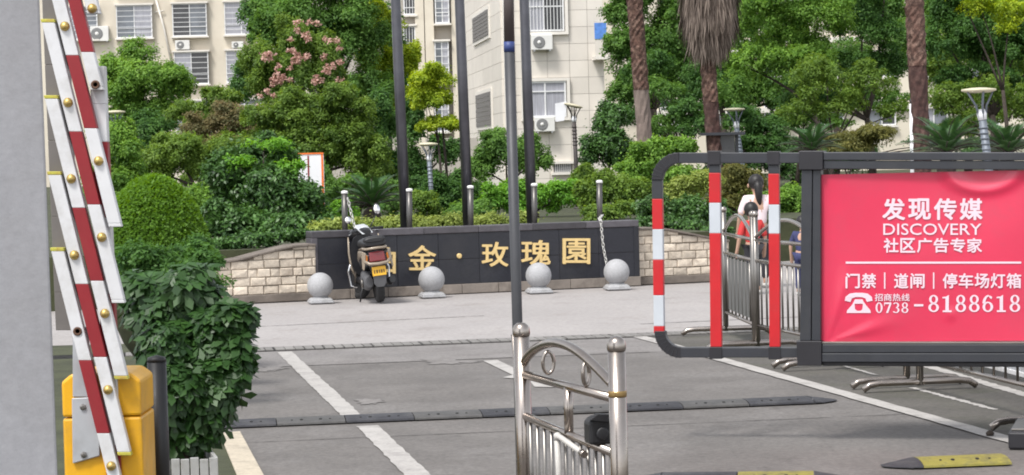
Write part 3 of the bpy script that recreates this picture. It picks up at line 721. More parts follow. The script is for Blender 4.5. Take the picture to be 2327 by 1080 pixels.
fd = (FB - g(2300, 946)).normalized(); gap = fd * .28
fence_panel(FB - fd * 2.6, FB - gap * .5, 'stainless fence panel behind the right half of the advertising boom')
nP = max(2, round((FC - FB).length / 1.9)); labs = ['stainless fence panel behind the telephone number on the boom', 'stainless fence panel behind the left part of the red panel', 'stainless fence panel between two others behind the boom', 'stainless fence panel behind the corner of the red panel']
for k in range(nP):
    a_ = FB + (FC - FB) * (k / nP); b_ = FB + (FC - FB) * ((k + 1) / nP)
    fence_panel(a_ + gap * .5, b_ - gap * .5 if k < nP - 1 else b_, 'stainless fence panel beside the post of the red panel' if k == nP - 1 else labs[k])
fence_panel(FC + fd * .08, FD, 'stainless fence panel with grey plate seen through the striped tail', plate=True, npk=8)
RB0, RB1 = g(2160, 833), g(2420, 905)
RP = Plane(RB0, RB1)
rf = thing('rear_fence', 'low grey fence of flat bars with white bottom rail at the right edge', 'fence', RP.p(.3, 0))
u1 = RP.L + .5
for z, nm in ((.07, 'bottom_rail'), (.95, 'top_rail')): MB().pbox(RP, -.9, u1, z, z + .035, -.018, .018).build(nm, M['white_paint'], rf, bevel=.004)
k = -.85
while k < u1 - .05:
    MB().pbox(RP, k, k + .038, .105, .95, -.01, .01).build('bar', M['grey_metal'], rf); k += .068
for k in (-.9, u1 - .04): MB().pbox(RP, k, k + .04, 0, 1.0, -.022, .022).build('post', M['grey_metal'], rf)
# small litter on the line
lt = g(2250, 992); 
tag(MB().lathe([(.001, .004), (.022, .006), (.026, .02), (.014, .034), (.001, .038)], lt, 9).build('litter_lump', M['dark_trunk']), 'small dark brown lump lying on the white lane line', 'litter')
# ================================================================== LEFT FOREGROUND
# ---- near white wall end
wy = DM(3.0)
a = at(103, 0, wy); b_ = at(145, 1080, wy)
u_ = (a.x + b_.x) / 2
wx = u_ * (wy + .35) / wy - .03
bt = MB().hexa([(u_ - 1.4, wy, 0), (b_.x - .008, wy, 0), (wx, wy + .35, 0), (u_ - 1.4, wy + .35, 0), (u_ - 1.4, wy, 3.4), (a.x - .02, wy, 3.4), (wx - .03, wy + .35, 3.4), (u_ - 1.4, wy + .35, 3.4)])
wl = bt.build('plaster_wall', M['wall_white'], bevel=.006); tag(wl, 'near white plastered wall end filling the left edge', 'wall')
# ---- fence boom raised upright
YB = DM(5.6)
LP = Plane(at(100, 500, YB), at(320, 500, YB))
def lv(x, y, w=0): 
    return LP.p(*LP.uv(x, y), w)
lb = thing('raised_fence_boom', 'raised red and white folding fence boom with brass rivets', 'barrier', lv(230, 1080) - Z * (lv(230, 1080).z))
def lquad(c, w0, w1, name, m, parent, bevel=.002): return MB().pprism(LP, [LP.uv(x, y) for x, y in c], w0, w1).build(name, m, parent, bevel=bevel, seg=1)
M['boom_shaded'] = mat('shaded_aluminium', (.17, .155, .145), .45, .3, .1, 5)  # brown-grey: the shade behind the pickets is mixed into this colour
M['rivet_hole'] = mat('rusty_hole', (.10, .05, .03), .8)
A0 = (147.5, 60); AS = (7.2, 173.3)
def Apt(k): return (A0[0] + AS[0] * k, A0[1] + AS[1] * k)
SL = (76.5, 306)
def Bpt(k): a = Apt(k); return (a[0] + SL[0], a[1] + SL[1])
# two booms behind the pickets
def boomstrip(f, ka, kb, hw, nm, cols, start):
    a = f(ka); c = f(kb); n = int((kb - ka) / .5); root = None
    for i in range(n):
        p = f(ka + .5 * i + start); q = f(ka + .5 * (i + 1) + start)
        o = lquad([(p[0] - hw, p[1]), (p[0] + hw, p[1]), (q[0] + hw, q[1] - .3), (q[0] - hw, q[1] - .3)], -.115, -.053, nm if root is None else 'stripe', M[cols[(i // 2) % 2]], lb if root is None else root)
        root = root or o
boomstrip(lambda k: (Apt(k)[0] - 28, Apt(k)[1]), -2.5, 4.2, 27, 'rear_boom', ('boom_shaded', 'boom_shaded'), 0)
boomstrip(Bpt, -1.25, 4.8, 17, 'front_boom', ('white_paint', 'dull_red'), 0)
for k in range(-3, 5):
    a = Apt(k); c = Bpt(k); hw = 14.5
    dx, dy = SL[0] / SL[1], 1
    def at_y(y): return a[0] + (y - a[1]) * dx
    top = a[1] - 190; bot = c[1] + (150 if k >= 0 else 12)
    wz = (-.050, 0)
    seg = [(top, top + 8, 'yellow_cap'), (top + 8, a[1] + 66, 'white_paint'), (a[1] + 66, a[1] + 232, 'dull_red'), (c[1] - 74, bot - 8, 'white_paint'), (bot - 8, bot, 'yellow_cap' if k >= 2 else 'white_paint')]
    root = None
    for y0, y1, m in sorted(seg, key=lambda s: -(s[1] - s[0])):
        if m == 'yellow_cap' and 'yellow_cap' not in M: M['yellow_cap'] = mat('yellow_cap', (.45, .42, .06), .5, 0, .2, 12, dirt=(.35, .12, .04), dscale=25, damt=.7)
        e = 1.0 if m == 'yellow_cap' else 0
        o = lquad([(at_y(y0) - hw - e, y0), (at_y(y0) + hw + e, y0), (at_y(y1) + hw + e, y1 - .3), (at_y(y1) - hw - e, y1 - .3)], wz[0] + .002, wz[1] - (0 if e == 0 else -.001), 'picket' if root is None else 'band', M[m], lb if root is None else root)
        root = root or o
    for q, hole in ((a, k == 4), (c, k == -1)):
        p = lv(q[0], q[1], .0005)
        if hole:
            MB().lathe([(.019, 0), (.019, .004), (.010, .004), (.009, -.0), (.0005, -.0)], p, 16, axis=tuple(LP.n)).build('rivet_hole', M['rivet_hole'], root)
        else:
            MB().lathe([(.0205, 0), (.0205, .004), (.017, .012), (.011, .018), (.005, .0205), (.0005, .021)], p, 18, axis=tuple(LP.n)).build('rivet', M['brass'], root)
# foot bracket of the boom
br = lquad([(160, 745), (196, 745), (202, 905), (160, 905)], -.064, -.052, 'bracket_arm', M['grey_metal'], lb)
lquad([(158, 908), (222, 905), (222, 1040), (160, 1058)], -.068, -.050, 'bracket_plate', M['grey_metal'], br, bevel=.004)
for x, y in ((184, 928), (186, 1037)):
    MB().lathe([(.014, 0), (.014, .008), (.006, .01), (.0005, .01)], lv(x, y, -.050), 6, axis=tuple(LP.n), smooth=False).build('bolt', M['steel_dull'], br)
# ---- yellow drive cabinet
CP = Plane(at(100, 900, YB + .07), at(320, 900, YB + .07))
cu0, cz1 = CP.uv(138, 828); cu1, _ = CP.uv(319, 860)
cab = thing('drive_cabinet', 'yellow drive cabinet of the raised fence boom', 'cabinet', CP.p((cu0 + cu1) / 2, 0))
zl = CP.uv(300, 945)[1]
MB().pbox(CP, cu0, cu1, 0, zl - .004, -.36, 0).build('housing', M['yellow_paint'], cab, bevel=.012)
ch = .045
ztop = CP.uv(230, 848)[1]
MB().pprism(CP, [(cu0, zl), (cu1, zl), (cu1, ztop - .035), (cu1 - ch, ztop), (cu0 + ch, ztop), (cu0, ztop - .035)], -.36, .003).build('lid', M['yellow_paint'], cab, bevel=.012)
# ---- black rubber-sleeved post in the shrub
bp0 = at(365, 1080, DM(5.95))
bp_ = thing('black_post', 'black sleeved post standing against the broad-leaved shrub', 'post', Vector((bp0.x, bp0.y, 0)))
q0 = Vector((bp0.x, bp0.y, 0)); bt_ = at(356, 822, DM(5.95))
MB().tube([q0, bt_], .044, 16).build('sleeve', M['black_plastic'], bp_)
MB().lathe([(.045, 0), (.039, .02), (.0005, .03)], bt_, 16).build('cap', M['black_plastic'], bp_)
# ---- white slatted planter
PP = Plane(at(300, 1060, DM(6.25)), at(500, 1060, DM(6.3)))
pu0 = PP.uv(345, 1060)[0]; pu1 = PP.uv(497, 1060)[0]; ph_ = PP.uv(440, 1043)[1]
pt = thing('planter_box', 'white slatted planter box under the broad-leaved shrub', 'planter', PP.p((pu0 + pu1) / 2, 0))
M['planter_slat'] = mat('grey_white_slat', (.40, .40, .39), .7, 0, .1, 5, .1, 30, dirt=(.22, .21, .18), dscale=6, damt=.7)
n = 7; sw = (pu1 - pu0) / n
for i in range(n):
    hh = ph_ + random.uniform(-.006, .006)
    MB().pbox(PP, pu0 + i * sw + .002, pu0 + (i + 1) * sw - .003, .01, hh, -.018, 0).build('slat', M['planter_slat'], pt, bevel=.003)
    MB().pbox(PP, pu0 + i * sw + .002, pu0 + (i + 1) * sw - .003, .01, hh, -.518, -.50).build('slat', M['planter_slat'], pt, bevel=.003)
for u in (pu0, pu1 - .018):
    for i in range(6): 
        MB().pbox(PP, u, u + .016, .01, ph_, -.10 - i * .08, -.024 - i * .08).build('slat', M['planter_slat'], pt)
MB().pbox(PP, pu0 + .02, pu1 - .02, .03, ph_ - .05, -.49, -.03).build('soil', M['soil'], pt)
# ================================================================== BUILDINGS
M['beige'] = mat('cream_render', (.66, .60, .50), .9, 0, .04, .6, .08, 12, dirt=(.50, .43, .34), dscale=.35, damt=.5)
M['cream'] = mat('pale_cream_render', (.70, .64, .53), .9, 0, .04, .6, dirt=(.55, .48, .38), dscale=.4, damt=.5)
M['clad'] = mat('cream_cladding', (.68, .63, .565), .7, 0, .05, 1.2, .05, 20, hue_obj=.05)
M['clad_gap'] = mat('cladding_joint', (.34, .31, .28), .9)
M['trim'] = mat('pale_trim', (.72, .68, .62), .7, 0, .04, 3)
M['win_frame'] = mat('white_window_frame', (.72, .72, .72), .5, 0, .04, 4)
M['glass'] = mat('window_glass', (.14, .155, .18), .10, 0, .35, 1.3, spec=.8)
M['curtain'] = mat('curtained_glass', (.36, .36, .40), .25, 0, .22, 4, spec=.7, stretch=(9, 9, .3))
M['dark_glass'] = mat('dark_window', (.06, .06, .065), .2, 0, .3, 2, spec=.6)
M['louver'] = mat('grey_louvre', (.16, .15, .145), .6, 0, .1, 4)
M['ac'] = mat('air_conditioner_white', (.70, .69, .66), .5, 0, .05, 3)
M['ac_dark'] = mat('fan_grille', (.20, .20, .20), .6)
M['grey_wall'] = mat('grey_render', (.42, .385, .34), .9, 0, .06, .7)
M['roof_grey'] = mat('roof_slab', (.3, .28, .26), .9)
def window(pl, px0, py0, px1, py1, parent, out=.10, cols=2, transom=.72, pane='glass', bars=0, hbars=0, fr=.055, frame='win_frame', sill=True):
    u0, v0 = pl.uv(px0, py1); u1, v1 = pl.uv(px1, py0); b = MB()
    b.pbox(pl, u0, u1, v0, v0 + fr, out - .05, out); b.pbox(pl, u0, u1, v1 - fr, v1, out - .05, out)
    b.pbox(pl, u0, u0 + fr, v0 + fr, v1 - fr, out - .05, out); b.pbox(pl, u1 - fr, u1, v0 + fr, v1 - fr, out - .05, out)
    zt = v0 + (v1 - v0) * (1 - transom)
    b.pbox(pl, u0 + fr, u1 - fr, zt, zt + fr * .7, out - .05, out - .004)
    for c in range(1, cols):
        u = u0 + (u1 - u0) * c / cols; b.pbox(pl, u - fr * .4, u + fr * .4, v0 + fr, v1 - fr, out - .048, out - .008)
    w = b.build('window', M[frame], parent)
    n = cols
    for c in range(n):
        a = u0 + fr * .5 + (u1 - u0 - fr) * c / n; e = u0 + fr * .5 + (u1 - u0 - fr) * (c + 1) / n
        m = pane if isinstance(pane, str) else pane[c % len(pane)]
        MB().pbox(pl, a + .002, e - .002, v0 + fr * .5, v1 - fr * .5, .012, out - .045).build('pane', M[m], w)
    if bars or hbars:
        b = MB()
        for k in range(1, bars): u = u0 + (u1 - u0) * k / bars; b.pbox(pl, u - .010, u + .010, v0, v1, out + .002, out + .02)
        for k in range(1, hbars): v = v0 + (v1 - v0) * k / hbars; b.pbox(pl, u0, u1, v - .012, v + .012, out + .022, out + .04)
        b.build('security_bars', M['win_frame'], w)
    if sill:
        MB().pbox(pl, u0 - .08, u1 + .08, v0 - .09, v0 - .002, 0.001, out + .12).build('sill', M['trim'], w)
        MB().pbox(pl, u0 - .08, u1 + .08, v1 + .002, v1 + .09, 0.001, out + .10).build('lintel', M['trim'], w)
    return w
def ac_unit(pl, px0, py0, px1, py1, label):
    u0, v0 = pl.uv(px0, py1); u1, v1 = pl.uv(px1, py0)
    t = thing('air_conditioner', label, 'air conditioner', pl.p((u0 + u1) / 2, v0, .2))
    MB().pbox(pl, u0, u1, v0, v1, .05, .38).build('case', M['ac'], t, bevel=.02)
    r = (v1 - v0) * .40; c = pl.p(u0 + (u1 - u0) * .36, (v0 + v1) / 2, .381)
    MB().lathe([(r, 0), (r, .012), (r * .9, .014), (.001, .014)], c, 20, axis=tuple(pl.n)).build('fan_grille', M['ac_dark'], t)
    MB().lathe([(r * .32, .0142), (r * .3, .024), (.001, .026)], c, 14, axis=tuple(pl.n)).build('fan_hub', M['ac'], t)
    for u in (u0 + .1, u1 - .1): MB().pbox(pl, u - .02, u + .02, v0 - .05, v0 - .002, 0.0, .40).build('bracket', M['grey_metal'], t)
    return t
# ---- left apartment block
Y1 = DM(72)
LB = Plane(at(150, 200, Y1), at(640, 200, Y1 + .4))
lbk = thing('apartment_block', 'cream apartment block with barred bay windows behind the left trees', 'building', LB.p(6, 0))
uA = LB.uv(60, 200)[0]; uB = LB.uv(790, 200)[0]
MB().pbox(LB, uA, uB, 0, 17, -11, 0).build('wall', M['beige'], lbk)
MB().pbox(LB, uA - .3, uB + .3, 17, 17.35, -11.3, .4).build('roof', M['roof_grey'], lbk, bevel=.03)
xs = [(395, 470), (513, 586)]
panes = ['curtain', 'glass', 'dark_glass', 'curtain']
for j, (y0, y1) in enumerate(((8, 84), (118, 193), (229, 303))):
    for i, (x0, x1) in enumerate(((145, 222), (267, 346), (394, 470), (512, 586))):
        sl = -.031 * (x0 - 394)
        if j > 0 and i < 2: 
            continue
        k = j * 4
        window(LB, x0 + k, y0 + sl, x1 + k, y1 + sl, lbk, .30, 2, .72, (panes[(i + j) % 4], panes[(i * 2 + j + 1) % 4]), 0, 7 if (i + j) % 2 == 0 else 6)
for i, (x0, x1) in enumerate(((267, 346), (394, 470), (512, 586))):
    sl = -.031 * (x0 - 394); window(LB, x0 - 4, -102 + sl, x1 - 4, -26 + sl, lbk, .30, 2, .72, ('curtain', 'glass'), 0, 6)
for k, (x0, y0, x1, y1) in enumerate(((200, 14, 242, 54),)): pass
ac_unit(LB, 400, 92, 432, 114, 'white air conditioner unit between two windows of the cream block')
ac_unit(LB, 528, 95, 554, 110, 'small white air conditioner unit beside the flowering tree')
ac_unit(LB, 208, 60, 248, 95, 'white box unit on the cream block beside the raised boom')
dp = thing('drain_pipe', 'thin white pipe slanting down the cream apartment block', 'pipe', LB.p(*LB.uv(390, 130), .1))
MB().tube([LB.p(*LB.uv(352, -10), .12), LB.p(*LB.uv(372, 60), .12), LB.p(*LB.uv(392, 150), .12)], .06, 8).build('pipe', M['trim'], dp)
MB().tube([LB.p(*LB.uv(352, 28), .12), LB.p(*LB.uv(374, 25), .12)], .035, 8).build('branch', M['trim'], dp)
# ---- middle block: side wall and cladded front
Y2 = DM(46)
FR = Plane(at(1141, 200, Y2), at(1372, 200, Y2 + .3)); SD = Plane(at(1060, 200, Y2 + 14), at(1141, 200, Y2))
mb = thing('clad_apartment_block', 'cream clad apartment block behind the flag poles', 'building', FR.p(1.5, 0))
fu1 = FR.uv(1374, 200)[0]; top = 13.0
c = [FR.p(0, 0), FR.p(fu1, 0), FR.p(fu1, 0, -9), SD.p(0, 0)]
c = [FR.p(0, 0, -.03) + SD.n * -.03, FR.p(fu1, 0, -.03), FR.p(fu1, 0, -9), SD.p(0, 0, -.03)]
MB().prism(c, (0, 0, top)).build('core', M['clad_gap'], mb)
MB().prism([p + Z * top for p in (FR.p(-.3, 0, .3), FR.p(fu1 + .3, 0, .3), FR.p(fu1 + .3, 0, -9.3), SD.p(-.3, 0, .2))], (0, 0, .3)).build('roof', M['roof_grey'], mb)
def clad(pl, us, v0, v1, step):
    v = v0; r = 0
    while v < v1:
        e = min(v + step, v1)
        for a, b_ in zip(us, us[1:]): MB().pbox(pl, a + .006, b_ - .006, v + .006, e - .006, -.03, 0).build('cladding_panel', M['clad'], mb)
        v = e; r += 1
px2u = lambda pl, x: pl.uv(x, 200)[0]
clad(FR, [0.02, px2u(FR, 1172), px2u(FR, 1202), px2u(FR, 1245), px2u(FR, 1296), px2u(FR, 1338), fu1], .3, 9.4, .585)
clad(SD, [0.02] + [SD.L * k / 4 for k in (1, 2, 3)] + [SD.L - .02], .3, 9.4, .585)
MB().pbox(FR, px2u(FR, 1146), px2u(FR, 1166), .3, 9.4, .002, .12).build('pilaster', M['trim'], mb)
wtr = dict(out=.09, fr=.06)
for (x0, y0, x1, y1), pn in (((1192, 184, 1285, 268), ('curtain', 'curtain')), ((1190, -8, 1280, 73), ('curtain', 'dark_glass'))):
    u0, v0 = FR.uv(x0 - 7, y1 + 8); u1, v1 = FR.uv(x1 + 9, y0 - 7)
    for a in ((u0, u1, v0, v0 + .10), (u0, u1, v1 - .10, v1), (u0, u0 + .11, v0 + .10, v1 - .10), (u1 - .11, u1, v0 + .10, v1 - .10)): MB().pbox(FR, *a, .001, .13).build('window_surround', M['trim'], mb)
    window(FR, x0, y0, x1, y1, mb, pane=pn, cols=2, transom=.3, sill=False, bars=12 if pn[1] == 'dark_glass' else 0, **wtr)
window(FR, 1192, -205, 1285, -120, mb, pane=('curtain', 'glass'), cols=2, transom=.3, sill=False, **wtr)
window(FR, 1258, 372, 1299, 392, mb, pane='dark_glass', cols=1, transom=.5, bars=9, sill=True, out=.08, fr=.04, frame='louver')
for x0, y0, x1, y1 in ((1079, 20, 1112, 98), (1087, 207, 1118, 290)):
    ua, va = SD.uv(x0, y1); ub, vb = SD.uv(x1, y0)
    lw = MB().pbox(SD, ua - .2, ub + .2, va - .12, vb + .12, .001, .06).build('louvre_window', M['trim'], mb)
    n = 7; hh = (vb - va) / n
    for k in range(n): MB().pbox(SD, ua, ub, va + k * hh + .01, va + (k + 1) * hh - .01, .062, .085).build('slat', M['louver'], lw)
ac_unit(FR, 1206, 80, 1253, 115, 'large white air conditioner unit high on the clad block')
ac_unit(FR, 1214, 266, 1258, 300, 'white air conditioner unit above the round shrub')
# balcony at the right end with a blue sheet
M['blue_cloth'] = mat('blue_cloth', (.10, .24, .62), .8, 0, .25, 6)
bu0, bv0 = FR.uv(1346, 138); bu1, bv1 = FR.uv(1376, 52)
bal = MB().pbox(FR, bu0, bu1, bv0, bv0 + .12, .002, 1.0).build('balcony', M['trim'], mb)
MB().pbox(FR, bu0, bu1, bv0 + .12, bv0 + .75, .92, .98).build('parapet', M['clad'], bal); MB().pbox(FR, bu0, bu0 + .05, bv0 + .75, bv1, .90, .95).build('rail_post', M['trim'], bal)
MB().pbox(FR, bu0 - .01, bu1, bv1, bv1 + .04, .90, .96).build('rail', M['trim'], bal)
MB().pbox(FR, bu0 - .02, bu1 - .1, bv0 + .70, bv1 - .05, .985, 1.0).build('blue_sheet', M['blue_cloth'], bal)
b2, bw = FR.uv(1352, 262); 
bl2 = MB().pbox(FR, b2, bu1, bw, bw + .12, .002, 1.0).build('balcony', M['trim'], mb)
for k in range(5): MB().pbox(FR, b2 + .08 * k, b2 + .08 * k + .02, bw + .12, bw + .5, .93, .95).build('baluster', M['grey_metal'], bl2)
# ---- grey-beige block between
GB = Plane(at(915, 200, DM(63)), at(1080, 200, DM(63)))
gb = thing('grey_apartment_block', 'grey beige apartment block glimpsed between the flag poles', 'building', GB.p(2, 0))
MB().pbox(GB, -4.2, GB.L, 0, 16, -8, 0).build('wall', M['grey_wall'], gb)
MB().pbox(GB, -4.4, GB.L + .2, 16, 16.3, -8.2, .3).build('roof', M['roof_grey'], gb)
for x in (948, 970, 1030): u = px2u(GB, x); MB().pbox(GB, u, u + .42, 0, 15.9, .001, .35).build('pilaster', M['beige'], gb)
for y in (-30, 95, 215): window(GB, 990, y, 1020, y + 85, gb, out=.5, cols=2, pane=('glass', 'curtain'), hbars=5)
for y in (-20, 60, 140, 220): window(GB, 918, y, 944, y + 55, gb, out=.3, cols=1, pane='dark_glass', bars=4)
MB().tube([GB.p(px2u(GB, 958), 0, .2), GB.p(px2u(GB, 958), 15.5, .2)], .06, 8).build('downpipe', M['ac_dark'], gb)
lw_ = MB().pbox(Plane(at(930, 350, DM(40)), at(1075, 350, DM(40))), .5, 2.1, 0, 2.3, -.2, 0).build('boundary_wall', M['grey_wall'], None, bevel=.01)
tag(lw_, 'plain grey wall low between the left and middle flag poles', 'wall')
# ---- right block behind the trees
RBP = Plane(at(1385, 200, DM(58)), at(2500, 200, DM(58)))
rb = thing('pale_apartment_block', 'pale cream block seen in gaps of the right-hand trees', 'building', RBP.p(8, 0))
MB().pbox(RBP, -.4, RBP.L, 0, 12, -9, 0).build('wall', M['cream'], rb)
MB().pbox(RBP, -.6, RBP.L + .2, 12, 12.3, -9.2, .4).build('roof', M['roof_grey'], rb)
for y in (-20, 118, 228):
    for k in range(8):
        x = 1500 + k * 118; window(RBP, x, y, x + 62, y + 58, rb, out=.12, cols=2, pane=('curtain', 'glass') if k % 2 else ('glass', 'dark_glass'), transom=.3, hbars=4 if k % 3 == 0 else 0)
for z in (3.3, 6.3): MB().pbox(RBP, -.5, RBP.L, z, z + .22, .001, .25).build('string_course', M['trim'], rb)

# ================================================================== GARDEN THINGS
M['lamp_post'] = mat('blue_grey_lamp_post', (.16, .18, .21), .5, .3, .12, 6)
M['lamp_dark'] = mat('brown_lamp_post', (.06, .05, .048), .5, .3, .15, 6)
M['lamp_top'] = mat('cream_lamp_disc', (.55, .50, .36), .6, 0, .1, 5)
M['banner'] = mat('white_banner', (.75, .75, .78), .7, 0, .06, 4)
def lamp(px, pyt, pxb, pyb, Y, wpx, label, m, tilt=0.0, banner=False, z0=BEDZ, rings=True):
    Y = DM(Y); tp = at(px, pyt, Y); b0 = at(pxb, pyb, Y); d = b0 - tp; base = tp + d * ((tp.z - z0) / -d.z)
    R_ = wpx * Y / F / 2; t = thing('garden_lamp', label, 'street lamp', base, 0, 'garden lamps')
    up = (tp - base).normalized(); r = R_ * .22
    nk = tp - up * (R_ * 1.7)
    MB().tube([base, nk], [r * 1.1, r], 14).build('post', m, t)
    MB().lathe([(r * 2, 0), (r * 2, .02), (r * 1.2, .04)], base, 14).build('base', m, t)
    if rings:
        L = (nk - base).length
        for k in range(6): q = nk - up * (.10 + k * .07); MB().lathe([(r * 1.16, -.012), (r * 1.2, 0), (r * 1.16, .012)], q, 14).build('ring', m, t)
    tv = (Vector((math.sin(tilt), 0, math.cos(tilt)))).normalized(); e = tv.orthogonal().normalized(); f = tv.cross(e)
    for k in range(5):
        a = 2 * math.pi * k / 5 + .3; o = (e * math.cos(a) + f * math.sin(a))
        MB().tube([nk + o * r * .8, nk + up * R_ * .8 + o * R_ * .32, tp - tv * .02 + o * R_ * .78], r * .28, 6).build('arm', m, t)
    MB().lathe([(.001, -.035), (R_ * .6, -.035), (R_ * .97, -.012), (R_, 0), (R_ * .96, .014), (R_ * .4, .03), (.001, .034)], tp, 24, axis=tuple(tv)).build('lamp_disc', M['lamp_top'], t)
    MB().lathe([(r * 1.1, 0), (r * 1.3, R_ * .35), (r * .9, R_ * .6), (.001, R_ * .62)], nk, 12, axis=tuple(up)).build('lamp_bulb', M['banner'], t)
    if banner:
        q = nk + up * R_ * .9
        MB().prism([q + Vector((-R_ * 1.9, -.01, .2)), q + Vector((-R_ * .7, -.01, .24)), q + Vector((-R_ * 1.0, -.01, -.14)), q + Vector((-R_ * 1.9, -.01, -.16))], (0, .02, 0)).build('banner', M['banner'], t)
    return t
lamp(973, 328, 984, 500, 24, 45, 'blue-grey garden lamp with pale disc between the left flag poles', M['lamp_post'])
lamp(1303, 240, 1314, 490, 26, 44, 'brown garden lamp with tilted disc and white banner', M['lamp_dark'], R(14), True)
lamp(1668, 249, 1690, 400, 26, 50, 'garden lamp with dark post behind the middle palm', M['lamp_post'])
lamp(2224, 205, 2242, 345, 17, 80, 'grey garden lamp with wide pale disc above the red panel', M['lamp_post'])
lamp(262, 255, 270, 420, 24, 46, 'garden lamp half hidden beside the raised fence boom', M['lamp_post'])
M['board_white'] = mat('white_board', (.80, .80, .82), .5, 0, .03, 3)
M['orange'] = mat('orange_edge', (.85, .18, .03), .5)
bY = DM(21.5); q0, q1, q2, q3 = at(676, 352, bY), at(735, 350, bY), at(739, 440, bY), at(690, 440, bY)
sb = thing('notice_board', 'white notice board with orange edge standing behind the dark shrub', 'board', Vector((q2.x - .2, q2.y, BEDZ)))
for dx in (-.36, -.04): MB().box(q2.x + dx - .02, q2.x + dx + .02, bY + .03, bY + .07, BEDZ, q1.z - .05).build('leg', M['grey_metal'], sb)
xx0, xx1 = q0.x, q1.x; zz0, zz1 = q2.z - .25, (q0.z + q1.z) / 2
fc = MB().box(xx0, xx1, bY, bY + .028, zz0, zz1).build('face', M['board_white'], sb)
MB().box(xx1 - .04, xx1 - .008, bY - .006, bY - .002, zz0, zz1).build('orange_stripe', M['orange'], fc); MB().box(xx0, xx1, bY - .012, bY + .032, zz1 + .001, zz1 + .025).build('top_edge', M['orange'], fc)
MB().box(xx0 + .16, xx0 + .185, bY - .006, bY - .002, zz0, zz1 - .02).build('print_line', M['dull_red'], fc)
kY = DM(24); k0, k1 = at(1602, 306, kY), at(1682, 345, kY)
kb_ = thing('notice_cabinet', 'dark roofed notice cabinet behind the middle palm', 'cabinet', Vector(((k0.x + k1.x) / 2, kY, BEDZ)))
for x in (k0.x + .06, k1.x - .06): MB().box(x - .03, x + .03, kY - .03, kY + .03, BEDZ, k0.z - .02).build('post', M['dark_paint'], kb_)
MB().box(k0.x + .1, k1.x - .1, kY - .05, kY + .05, k0.z - .45, k0.z - .02).build('panel', M['dark_glass'], kb_)
MB().prism([(k0.x - .08, kY - .2, k0.z - .02), (k1.x + .08, kY - .2, k0.z - .02), (k1.x + .08, kY + .2, k0.z - .02), (k0.x - .08, kY + .2, k0.z - .02)], (0, 0, .05)).build('roof', M['dark_paint'], kb_)
tY = DM(22); tp = at(2073, 236, tY); tw = thing('white_marker_post', 'slim pale pink post leaning beside the right palm', 'post', Vector((tp.x, tY, BEDZ)))
MB().tube([(tp.x - .02, tY, BEDZ), (tp.x, tY, tp.z)], .045, 10).build('post', M['banner'], tw); MB().ball((tp.x, tY, tp.z + .04), .05).build('knob', M['lamp_dark'], tw)
# ================================================================== VEGETATION
def leaf_mesh(name, P, D, N, L, asp, tint, mat_, parent, fold=.10, mid=.5):
    """P base points, D directions, N normals (n,3); L lengths (n,)"""
    n = len(P); S = np.cross(D, N); S /= np.linalg.norm(S, axis=1, keepdims=True) + 1e-9
    L = L[:, None]; V = np.empty((n, 4, 3))
    V[:, 0] = P; V[:, 1] = P + D * L * mid + S * L * asp / 2 + N * L * fold; V[:, 2] = P + D * L; V[:, 3] = P + D * L * mid - S * L * asp / 2 + N * L * fold
    off = world_loc(parent) if parent is not None else Vector((0, 0, 0))
    V -= np.array([off.x, off.y, off.z]); me = bpy.data.meshes.new(name)
    me.vertices.add(n * 4); me.vertices.foreach_set('co', V.reshape(-1).astype(np.float32))
    me.loops.add(n * 4); me.loops.foreach_set('vertex_index', np.arange(n * 4, dtype=np.int32))
    me.polygons.add(n); me.polygons.foreach_set('loop_start', np.arange(0, n * 4, 4, dtype=np.int32))
    me.update(calc_edges=True)
    a = me.attributes.new('tint', 'FLOAT', 'FACE'); a.data.foreach_set('value', np.clip(tint, 0, 1).astype(np.float32))
    me.materials.append(mat_); o = bpy.data.objects.new(name, me); COL.objects.link(o); o.parent = parent; return o
def unit(n): v = RNG.normal(size=(n, 3)); return v / np.linalg.norm(v, axis=1, keepdims=True)
def nrm(v): return v / (np.linalg.norm(v, axis=1, keepdims=True) + 1e-9)
def foliage(blobs, L, dens=4.5, asp=.5, clump=.30, shell=.45, up=.6, zmin=None):
    """blobs: (cx,cy,cz,rx,ry,rz). returns P,D,N,len,tint"""
    out = []
    for cx, cy, cz, rx, ry, rz in blobs:
        rx, ry, rz = rx * 1.10, ry * 1.10, rz * 1.10
        r = (rx * ry * rz) ** (1 / 3); C = np.array([cx, cy, cz]); S = np.array([rx, ry, rz])
        n = int(1.5 * dens * math.pi * rx * rz / (L * L * asp * .55)) + 20
        K = max(8, int(2.5 / clump ** 2)); d = unit(K)
        d[:, 2] = np.where(d[:, 2] < -.55, -d[:, 2] * .5, d[:, 2]); d = nrm(d)
        f = 1 - clump * .75 - shell * RNG.random(K) ** 2
        cc = C + d * S * f[:, None]; ct = RNG.random(K); rc = clump * S * RNG.uniform(.5, 1.45, (K, 1))
        k = RNG.integers(0, K, n); e = unit(n); e[:, 2] += .15; e = nrm(e)
        p = cc[k] + e * rc[k] * (.35 + .65 * RNG.random((n, 1)) ** .6)
        # stray twigs beyond the outline
        st = RNG.random(n) < .12; p[st] += e[st] * (rc[k][st]) * RNG.random((st.sum(), 1)) ** 1.5 * 1.3
        N = nrm(e * .7 + d[k] * .5 + np.array([0, 0, up]) + RNG.normal(size=(n, 3)) * .45)
        D = nrm(np.cross(N, RNG.normal(size=(n, 3))) + np.array([0, 0, -.25]) + e * .3)
        l = L * RNG.uniform(.65, 1.3, n)
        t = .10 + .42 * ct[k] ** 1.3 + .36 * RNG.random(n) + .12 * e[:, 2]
        if zmin is not None:
            ok = p[:, 2] > zmin; p, D, N, l, t = p[ok], D[ok], N[ok], l[ok], t[ok]
        out.append((p, D, N, l, t))
    return [np.concatenate(x) for x in zip(*out)]
